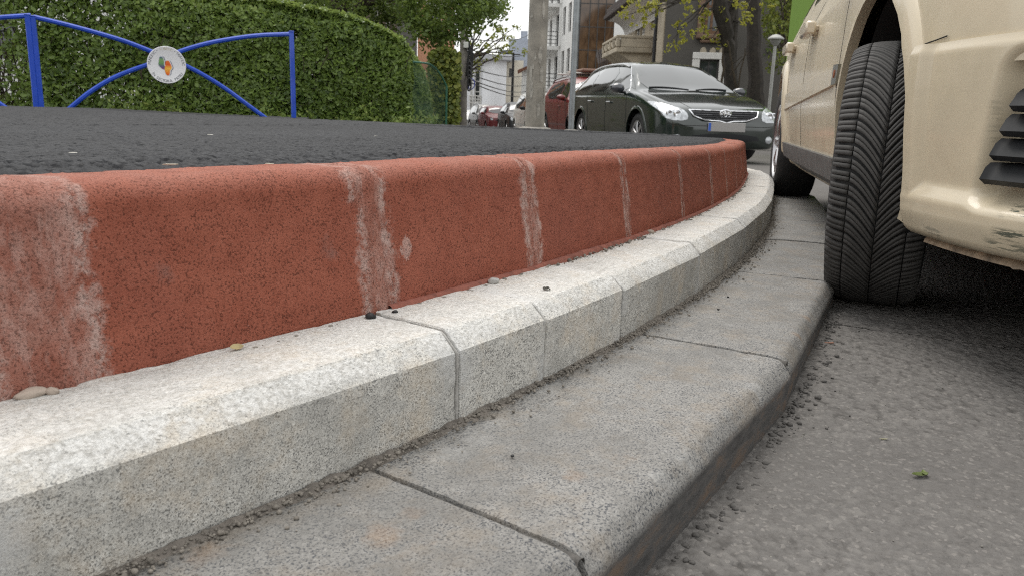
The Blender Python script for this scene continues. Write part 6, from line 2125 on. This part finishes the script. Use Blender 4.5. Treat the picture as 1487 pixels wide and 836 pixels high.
for k in range(7):
    z1_, z0_ = zz(rnd.uniform(40, 70)), zz(rnd.uniform(95, 140)); o_x = rnd.uniform(.05, .2)
    mb.tube([(o_x * .6, -.11, z1_), (o_x + .05, -.14, (z0_ + z1_) / 2 + .2), (o_x, -.12, z0_), (o_x * .7 + .06, -.13, z0_ + .12)], .022, 6)
for k in range(5):
    n_ = 16; r1 = rnd.uniform(.12, .2); zc = zz(98 + 6 * k)
    mb.tube([(.16 + .3 * r1 * math.cos(2 * math.pi * i / n_), -.16 - .02 * k, zc + r1 * math.sin(2 * math.pi * i / n_)) for i in range(n_ + 1)], .02, 5, False)
mb.build('cable_coil', IRON, cp)
mb = MB(); n_ = 18
mb.tube([(.2 + .09 * math.cos(2 * math.pi * i / n_), -.2, zz(121) + .13 * math.sin(2 * math.pi * i / n_)) for i in range(n_ + 1)], .012, 5, False)
mb.build('blue_coil', plain('blue_cable', (.05, .07, .35), .5), cp)
mb = MB(); mb.box((.06, -.13, zz(65)), (.12, .08, .14), bev=.01); mb.build('junction_box', plain('pale_box', (.6, .6, .57), .6), cp)
mb = MB()
for k, (y0_, y1_) in enumerate(((96, 92), (105, 108), (112, 118), (116, 126), (70, 60), (55, 30))):
    a_ = Vector((.05, 0, zz(y0_))); e_ = px(792, 50, y1_) - Vector((p.x, p.y, g - .02))
    mb.tube([a_.lerp(e_, u) + Vector((0, 0, -.5 * math.sin(math.pi * u))) for u in np.linspace(0, 1, 14)], .016, 4)
mb.build('overhead_cable', IRON, cp)
p = px(660, 21.5)
bs = thing('road_sign', 'round blue sign seen almost edge-on beside the cable pole', 'sign', (p.x, p.y, float(road_z(21.5))), R(-52))
zc = px(660, 21.5, 105).z - float(road_z(21.5))
mb = MB(); mb.lathe([(0, -.03), (.29, -.03), (.30, -.02), (.30, 0), (0, 0)], 28, (0, 0, zc), axis='y'); mb.build('disc', plain('sign_blue', (.03, .19, .52), .4), bs, smooth=True, angle=30)
mb = MB(); mb.tube([(0, .03, 0), (0, .03, zc + .25)], .03, 8); mb.build('post', SILVER, bs)
mb = MB(); mb.box((.0, -.01, zc - .42), (.34, .03, .24), bev=.01); mb.build('lower_plate', plain('dark_plate', (.03, .035, .04), .5), bs)
p = px(743, 58)
bl_ = thing('street_lamp', 'slim black street lamp before the cream end of the pale building', 'street lamp', (p.x, p.y, float(road_z(58))))
zt = px(743, 58, 79).z - float(road_z(58))
mb = MB(); mb.tube([(0, 0, 0), (0, 0, zt)], [.11, .08], 10); mb.build('pole', IRON, bl_, smooth=True)
mb = MB(); mb.box((-.35, 0, zt + .06), (.85, .28, .12), bev=.04); mb.box((.25, 0, zt - .02), (.5, .12, .08), bev=.02); mb.build('lamp_head', IRON, bl_)
p = px(1116, 21)
wl_ = thing('garden_lamp', 'white park lamp post with a flat cap under the trees', 'lamp', (p.x, p.y, float(road_z(21)) - .02))
zt = px(1123, 21, 66).z - float(road_z(21))
WLP = plain('lamp_white', (.34, .34, .325), .6)
mb = MB(); mb.tube([(0, 0, 0), (0, 0, zt)], .040, 12); mb.build('post', WLP, wl_, smooth=True, angle=40)
mb = MB(); mb.lathe([(.05, 0), (.07, .02), (.13, .12), (.14, .16)], 16, (0, 0, zt)); mb.build('lamp_shade', plain('lamp_grey', (.25, .25, .24), .5), wl_, smooth=True)
mb = MB(); mb.lathe([(.14, .15), (.20, .16), (.20, .19), (.09, .27), (0, .29)], 16, (0, 0, zt)); mb.build('cap', WLP, wl_, smooth=True, angle=40)
# green netting at the end of the hedge
A_, B_ = px(600, 9.9), px(648, 10.5)
nt = thing('garden_net', 'dark green plastic netting screen with rounded corner at the hedge end', 'netting', (A_.x, A_.y, .18), math.atan2(B_.y - A_.y, B_.x - A_.x))
t = NT('green_netting')
t.set('Base Color', (.008, .042, .026)).set('Roughness', .6)
tr_ = t.n.new('ShaderNodeBsdfTransparent'); mx = t.n.new('ShaderNodeMixShader')
v = t.obj(False)
wv = t.noise(v, 9, 3)
t.l.new(t.rng(wv, .3, .7, .30, .52), mx.inputs[0]); t.l.new(tr_.outputs[0], mx.inputs[1]); t.l.new(t.b.outputs[0], mx.inputs[2]); t.l.new(mx.outputs[0], t.n['Material Output'].inputs['Surface'])
wN = math.hypot(B_.x - A_.x, B_.y - A_.y)
hN = px(625, 10.2, 93).z - .18
NN = 24
P_ = np.zeros((NN, 12, 3))
def net_top(u): return hN * (1 - .0 * u) - .26 * max(0, (u - .35) / .65) ** 2.2
for i in range(NN):
    u = i / (NN - 1)
    for j in range(12): P_[i, j] = (u * wN, .03 * math.sin(u * 9) + .015 * math.sin(j * 1.3 + u * 4), net_top(u) * j / 11)
mb = MB(); mb.grid(P_); mb.build('net', t.m, nt, smooth=True)
mb = MB(); mb.tube([(u * wN, .0, net_top(u)) for u in np.linspace(0, 1, 16)], .012, 6); mb.tube([(wN, 0, 0), (wN, 0, net_top(1))], .014, 6)
mb.build('net_frame', plain('net_green', (.02, .10, .06), .5), nt, smooth=True)
# ------------------------------------------------------------------ litter and stones
def ico(r, seed, squash=(1, 1, 1), sub=2, amp=.3, freq=1.5):
    bm = bmesh.new(); bmesh.ops.create_icosphere(bm, subdivisions=sub, radius=1.0)
    P = np.array([v.co[:] for v in bm.verts]); F = [[v.index for v in f.verts] for f in bm.faces]; bm.free()
    P = P * (1 + amp * fbm(P * freq + seed * 5.3, 2, seed))[:, None] * np.array(squash) * r
    return P, F
def stone_field(name, label, pts, mat_, seed, cat='grit', sub=1, amp=.35):
    """many loose stones as one mesh: pts are (x, y, z, r)"""
    g = np.random.default_rng(seed)
    shapes = [ico(1, k, (1, g.uniform(.7, 1), g.uniform(.55, .8)), sub, amp, 1.7) for k in range(8)]
    Vs, Fs, n = [], [], 0
    for (x, y, z, r) in pts:
        P, F = shapes[g.integers(8)]
        a = g.uniform(0, 6.28); c, s = math.cos(a), math.sin(a)
        Q = np.stack([P[:, 0] * c - P[:, 1] * s, P[:, 0] * s + P[:, 1] * c, P[:, 2]], 1) * r + (x, y, z)
        Vs.append(Q); Fs.append(np.array(F) + n); n += len(P)
    o = np_mesh(name, np.concatenate(Vs), np.concatenate(Fs), mat_, None, None, sub > 1)
    tag(o, label, cat, None, 'stuff')
    return o
GRIT = plain('grit', (.20, .18, .155), .95, var=.5, scale=90)
CLOD = plain('tar_crumbs', (.085, .08, .075), .9, var=.4, scale=70, bump=.6, bscale=200)
pts = []
for k in range(7500):
    s_ = rnd.uniform(-1.1, 4.4); o_ = -abs(rnd.gauss(0, .010)) - .001
    if rnd.random() < .12: o_ -= abs(rnd.gauss(0, .02))
    q = kpt(s_, o_); r_ = min(.0042, abs(rnd.gauss(.0009, .0009)) + .0005)
    if s_ > 1.4: r_ *= 1.3
    pts.append((q[0], q[1], SH + .0005 + float(kdrop(s_)) + r_ * .3, r_))
stone_field('grit', 'fine grit and pebbles caught in the joint below the pale kerb', pts, GRIT, 1)
pts = []
for k in range(1300):
    s_ = rnd.uniform(-.4, 2.4); o_ = -.250 - float(np.interp(s_, [-.5, .35, .9, 1.6], [.034, .032, .024, .004])) - .004 - abs(rnd.gauss(0, .012))
    if rnd.random() < .22: o_ -= abs(rnd.gauss(0, .04))
    q = kpt(s_, o_); r_ = min(.0070, abs(rnd.gauss(.0010, .0021)) + .0007)
    if o_ < -SW - .06: r_ *= .5
    pts.append((q[0], q[1], float(road_z(q[1])) + .0048 + r_ * .1, r_))
stone_field('tar_crumbs', 'dark asphalt crumbs lying along the foot of the lowest granite step', pts, CLOD, 2, 'rubble', 1, .7)
pts = []
for k in range(700):
    s_ = rnd.uniform(.2, 4.0); q = kpt(s_, .143 - abs(rnd.gauss(0, .006)) - .006); r_ = min(.006, abs(rnd.gauss(.0012, .0012)) + .0006)
    pts.append((q[0], q[1], SH + WH + r_ * .3 + float(kdrop(s_)), r_))
stone_field('sand', 'fine sand along the foot of the red kerb', pts, GRIT, 3, 'sand')
pts = []
for k in range(420):
    s_ = rnd.uniform(-.2, 2.4); o_ = -SW - .06 - rnd.random() ** 1.5 * 1.0
    q = kpt(s_, o_); r_ = min(.0022, abs(rnd.gauss(.0006, .0006)) + .0003)
    pts.append((q[0], q[1], float(road_z(q[1])) + .0055, r_))
stone_field('road_grit', 'loose pale grit scattered over the worn road', pts, plain('pale_grit', (.2, .19, .17), .9, var=.5, scale=80), 4)
def on_plane(x, y, z):
    d = px(x, 1.0, y) - Vector((0, 0, CAM_Z))
    return Vector((0, 0, CAM_Z)) + d * ((z - CAM_Z) / d.z)
def pebble(x, y, z, r, sq, mat_, label, name='pebble', cat='pebble', sub=3, amp=.25, rz=0):
    p = on_plane(x, y, z); P, F = ico(r, int(x) % 17, sq, sub, amp, 1.4)
    o = np_mesh(name, P, np.array(F), mat_, None, None, True, None, (p.x, p.y, z + r * sq[2] * .75), (0, 0, rz))
    return tag(o, label, cat)
ST1 = plain('stone_tan', (.36, .30, .25), .85, var=.2, scale=60)
ST2 = plain('stone_grey', (.42, .41, .39), .8, var=.2, scale=60)
TAR = plain('tar_black', (.014, .014, .015), .55, var=.3, scale=80)
zW = SH + WH + .001
pebble(47, 577, zW, .0105, (1.25, .75, .5), ST1, 'flat tan pebble at the foot of the red kerb, at the left edge', rz=.9)
pebble(76, 573, zW, .006, (1, .8, .7), ST1, 'small brown stone chip beside the flat tan pebble')
pebble(717, 412, zW, .008, (1.3, .9, .7), ST2, 'pale grey pebble at the foot of the red kerb before the second joint', rz=.8)
pebble(944, 341, zW - .008, .010, (1.3, .9, .7), ST1, 'brownish pebble at the foot of the red kerb beyond the third joint', rz=.8)
pebble(538, 463, zW, .0062, (1.2, .9, .8), TAR, 'black tar lump on the pale kerb near the first joint', 'tar_lump', 'tar lump', 3, .5)
pebble(573, 455, zW, .0035, (1.2, .9, .8), TAR, 'tiny black tar crumb at the foot of the first red joint', 'tar_lump', 'tar lump', 2, .5)
pebble(744, 663, SH + .001, .0022, (1, 1, .8), TAR, 'tiny black crumb on the large middle granite slab', 'tar_lump', 'tar lump', 2)
pebble(1043, 450, SH + .001, .0026, (1, 1, .8), TAR, 'nearer of two black crumbs on the third granite slab', 'tar_lump', 'tar lump', 2)
pebble(1057, 432, SH + .001, .0026, (1, 1, .8), TAR, 'farther of two black crumbs on the third granite slab', 'tar_lump', 'tar lump', 2)
for (x, y) in ((915, 221), (847, 225)): 
    p = on_plane(x, y, TOPZ); pebble(x, y, TOPZ - (.018 if x > 900 else .012), .006, (1.2, .8, .7), TAR, 'black asphalt crumb on the red kerb top, %s one' % ('farther' if x > 900 else 'nearer'), 'tar_lump', 'tar lump', 2, .4)
# dead insect-like scrap of bark on the pale kerb
p = on_plane(792, 421, zW)
mb = MB()
for k in range(6):
    a = rnd.uniform(0, 6.28); l_ = rnd.uniform(.004, .009)
    mb.tube([(0, 0, .003), (math.cos(a) * l_ * .6, math.sin(a) * l_ * .6, rnd.uniform(.002, .006)), (math.cos(a) * l_, math.sin(a) * l_, .0008)], [.0016, .0012, .0005], 5)
mb.box((0, 0, .003), (.009, .004, .003), .5, .001); mb.box((.003, .002, .004), (.005, .004, .002), 1.2, .0008)
tag(mb.build('bark_scrap', plain('bark_scrap', (.10, .095, .08), .8, var=.6, scale=300), None, (p.x, p.y, zW)), 'dark crumpled scrap lying on the top of the pale kerb', 'debris')
def leaf_obj(x, y, z, L_, W_, col, label, rz, curl=.3, name='leaf', cat='leaf', tilt=0.0):
    p = on_plane(x, y, z); n_ = 9
    P_ = np.zeros((n_, 5, 3))
    for i in range(n_):
        u = i / (n_ - 1)
        w_ = W_ * math.sin(math.pi * min(1, .06 + u * .94)) ** .8
        for j in range(5):
            v_ = (j / 2 - 1)
            P_[i, j] = ((u - .5) * L_, v_ * w_ / 2, .002 + curl * L_ * ((u - .5) ** 2 + .5 * abs(v_) * w_ / L_) + .0006 * rnd.random())
    mb = MB(); mb.grid(P_)
    o = mb.build(name, plain(name + '_%d' % x, col, .6, var=.25, scale=60), None, (p.x, p.y, z), smooth=True)
    o.rotation_euler = (tilt, 0, rz)
    return tag(o, label, cat)
leaf_obj(1336, 692, float(road_z(.95)) + .006, .026, .011, (.075, .10, .02), 'small green leaf lying on the grey road', .25, .5)
leaf_obj(1342, 690, float(road_z(.95)) + .006, .018, .008, (.09, .12, .025), 'smaller curled green leaf touching the larger leaf on the road', 1.3, .6)
leaf_obj(343, 508, zW, .016, .009, (.42, .34, .18), 'dry tan leaf bit at the foot of the red kerb', .8, .8, tilt=.5)
leaf_obj(1283, 639, float(road_z(1.05)) + .006, .014, .004, (.20, .19, .12), 'tiny dry leaf sliver on the road beyond the green leaf', .1, .3)
def sliver(x, y, z, L_, W_, H_, rz, col, label, name, cat):
    p = on_plane(x, y, z)
    mb = MB(); mb.box((0, 0, H_ / 2), (L_, W_, H_), 0, min(W_, H_) * .3); mb.box((L_ * .3, W_ * .3, H_ * .6), (L_ * .4, W_ * .7, H_), .4, min(W_, H_) * .2)
    o = mb.build(name, plain(name + '_%d' % x, col, .8, var=.15, scale=80), None, (p.x, p.y, z), rz)
    return tag(o, label, cat)
sliver(1211, 541, float(road_z(1.3)) + .006, .014, .004, .002, 2.3, (.8, .78, .72), 'white paper sliver on the road near the granite step', 'paper_scrap', 'litter')
sliver(1204, 498, float(road_z(1.5)) + .006, .02, .0035, .0025, .1, (.25, .13, .09), 'reddish brown twig bit on the road by the granite step', 'twig_bit', 'twig')
za = TOPZ - .002
for (x, y, L_, W_, lab) in ((106, 222, .014, .009, 'bright white paper scrap on the fresh asphalt, at the left'), (247, 239, .024, .003, 'long pale wood chip on the fresh asphalt'), (391, 238, .016, .005, 'cream chip on the asphalt near the red kerb'), (305, 196, .022, .012, 'white speck of paper farther out on the asphalt'), (545, 198, .018, .012, 'white speck of paper on the asphalt before the hedge end'), (355, 196, .02, .012, 'pale paper speck beside another on the far asphalt')):
    p = on_plane(x, y, za); d_ = float(kdist(np.array([p.x]), np.array([p.y]))[0])
    for it in range(4):
        z_ = float(asp_z(np.array([p.x]), np.array([p.y]), np.array([d_]))[0]) + .004; p = on_plane(x, y, z_); d_ = float(kdist(np.array([p.x]), np.array([p.y]))[0])
    P, F = ico(L_ * .36, int(x) % 13, (1, W_ / L_ * 1.2, .12), 2, .55, 1.6)
    nm = 'paper_scrap' if 'paper' in lab else 'wood_chip'
    o = np_mesh(nm, P, np.array(F), plain(nm, (.62, .60, .54) if nm == 'paper_scrap' else (.42, .38, .31), .9, var=.2, scale=60), None, None, False, None, (p.x, p.y, z_), (0, 0, rnd.uniform(-.3, .3)))
    tag(o, lab, 'litter')
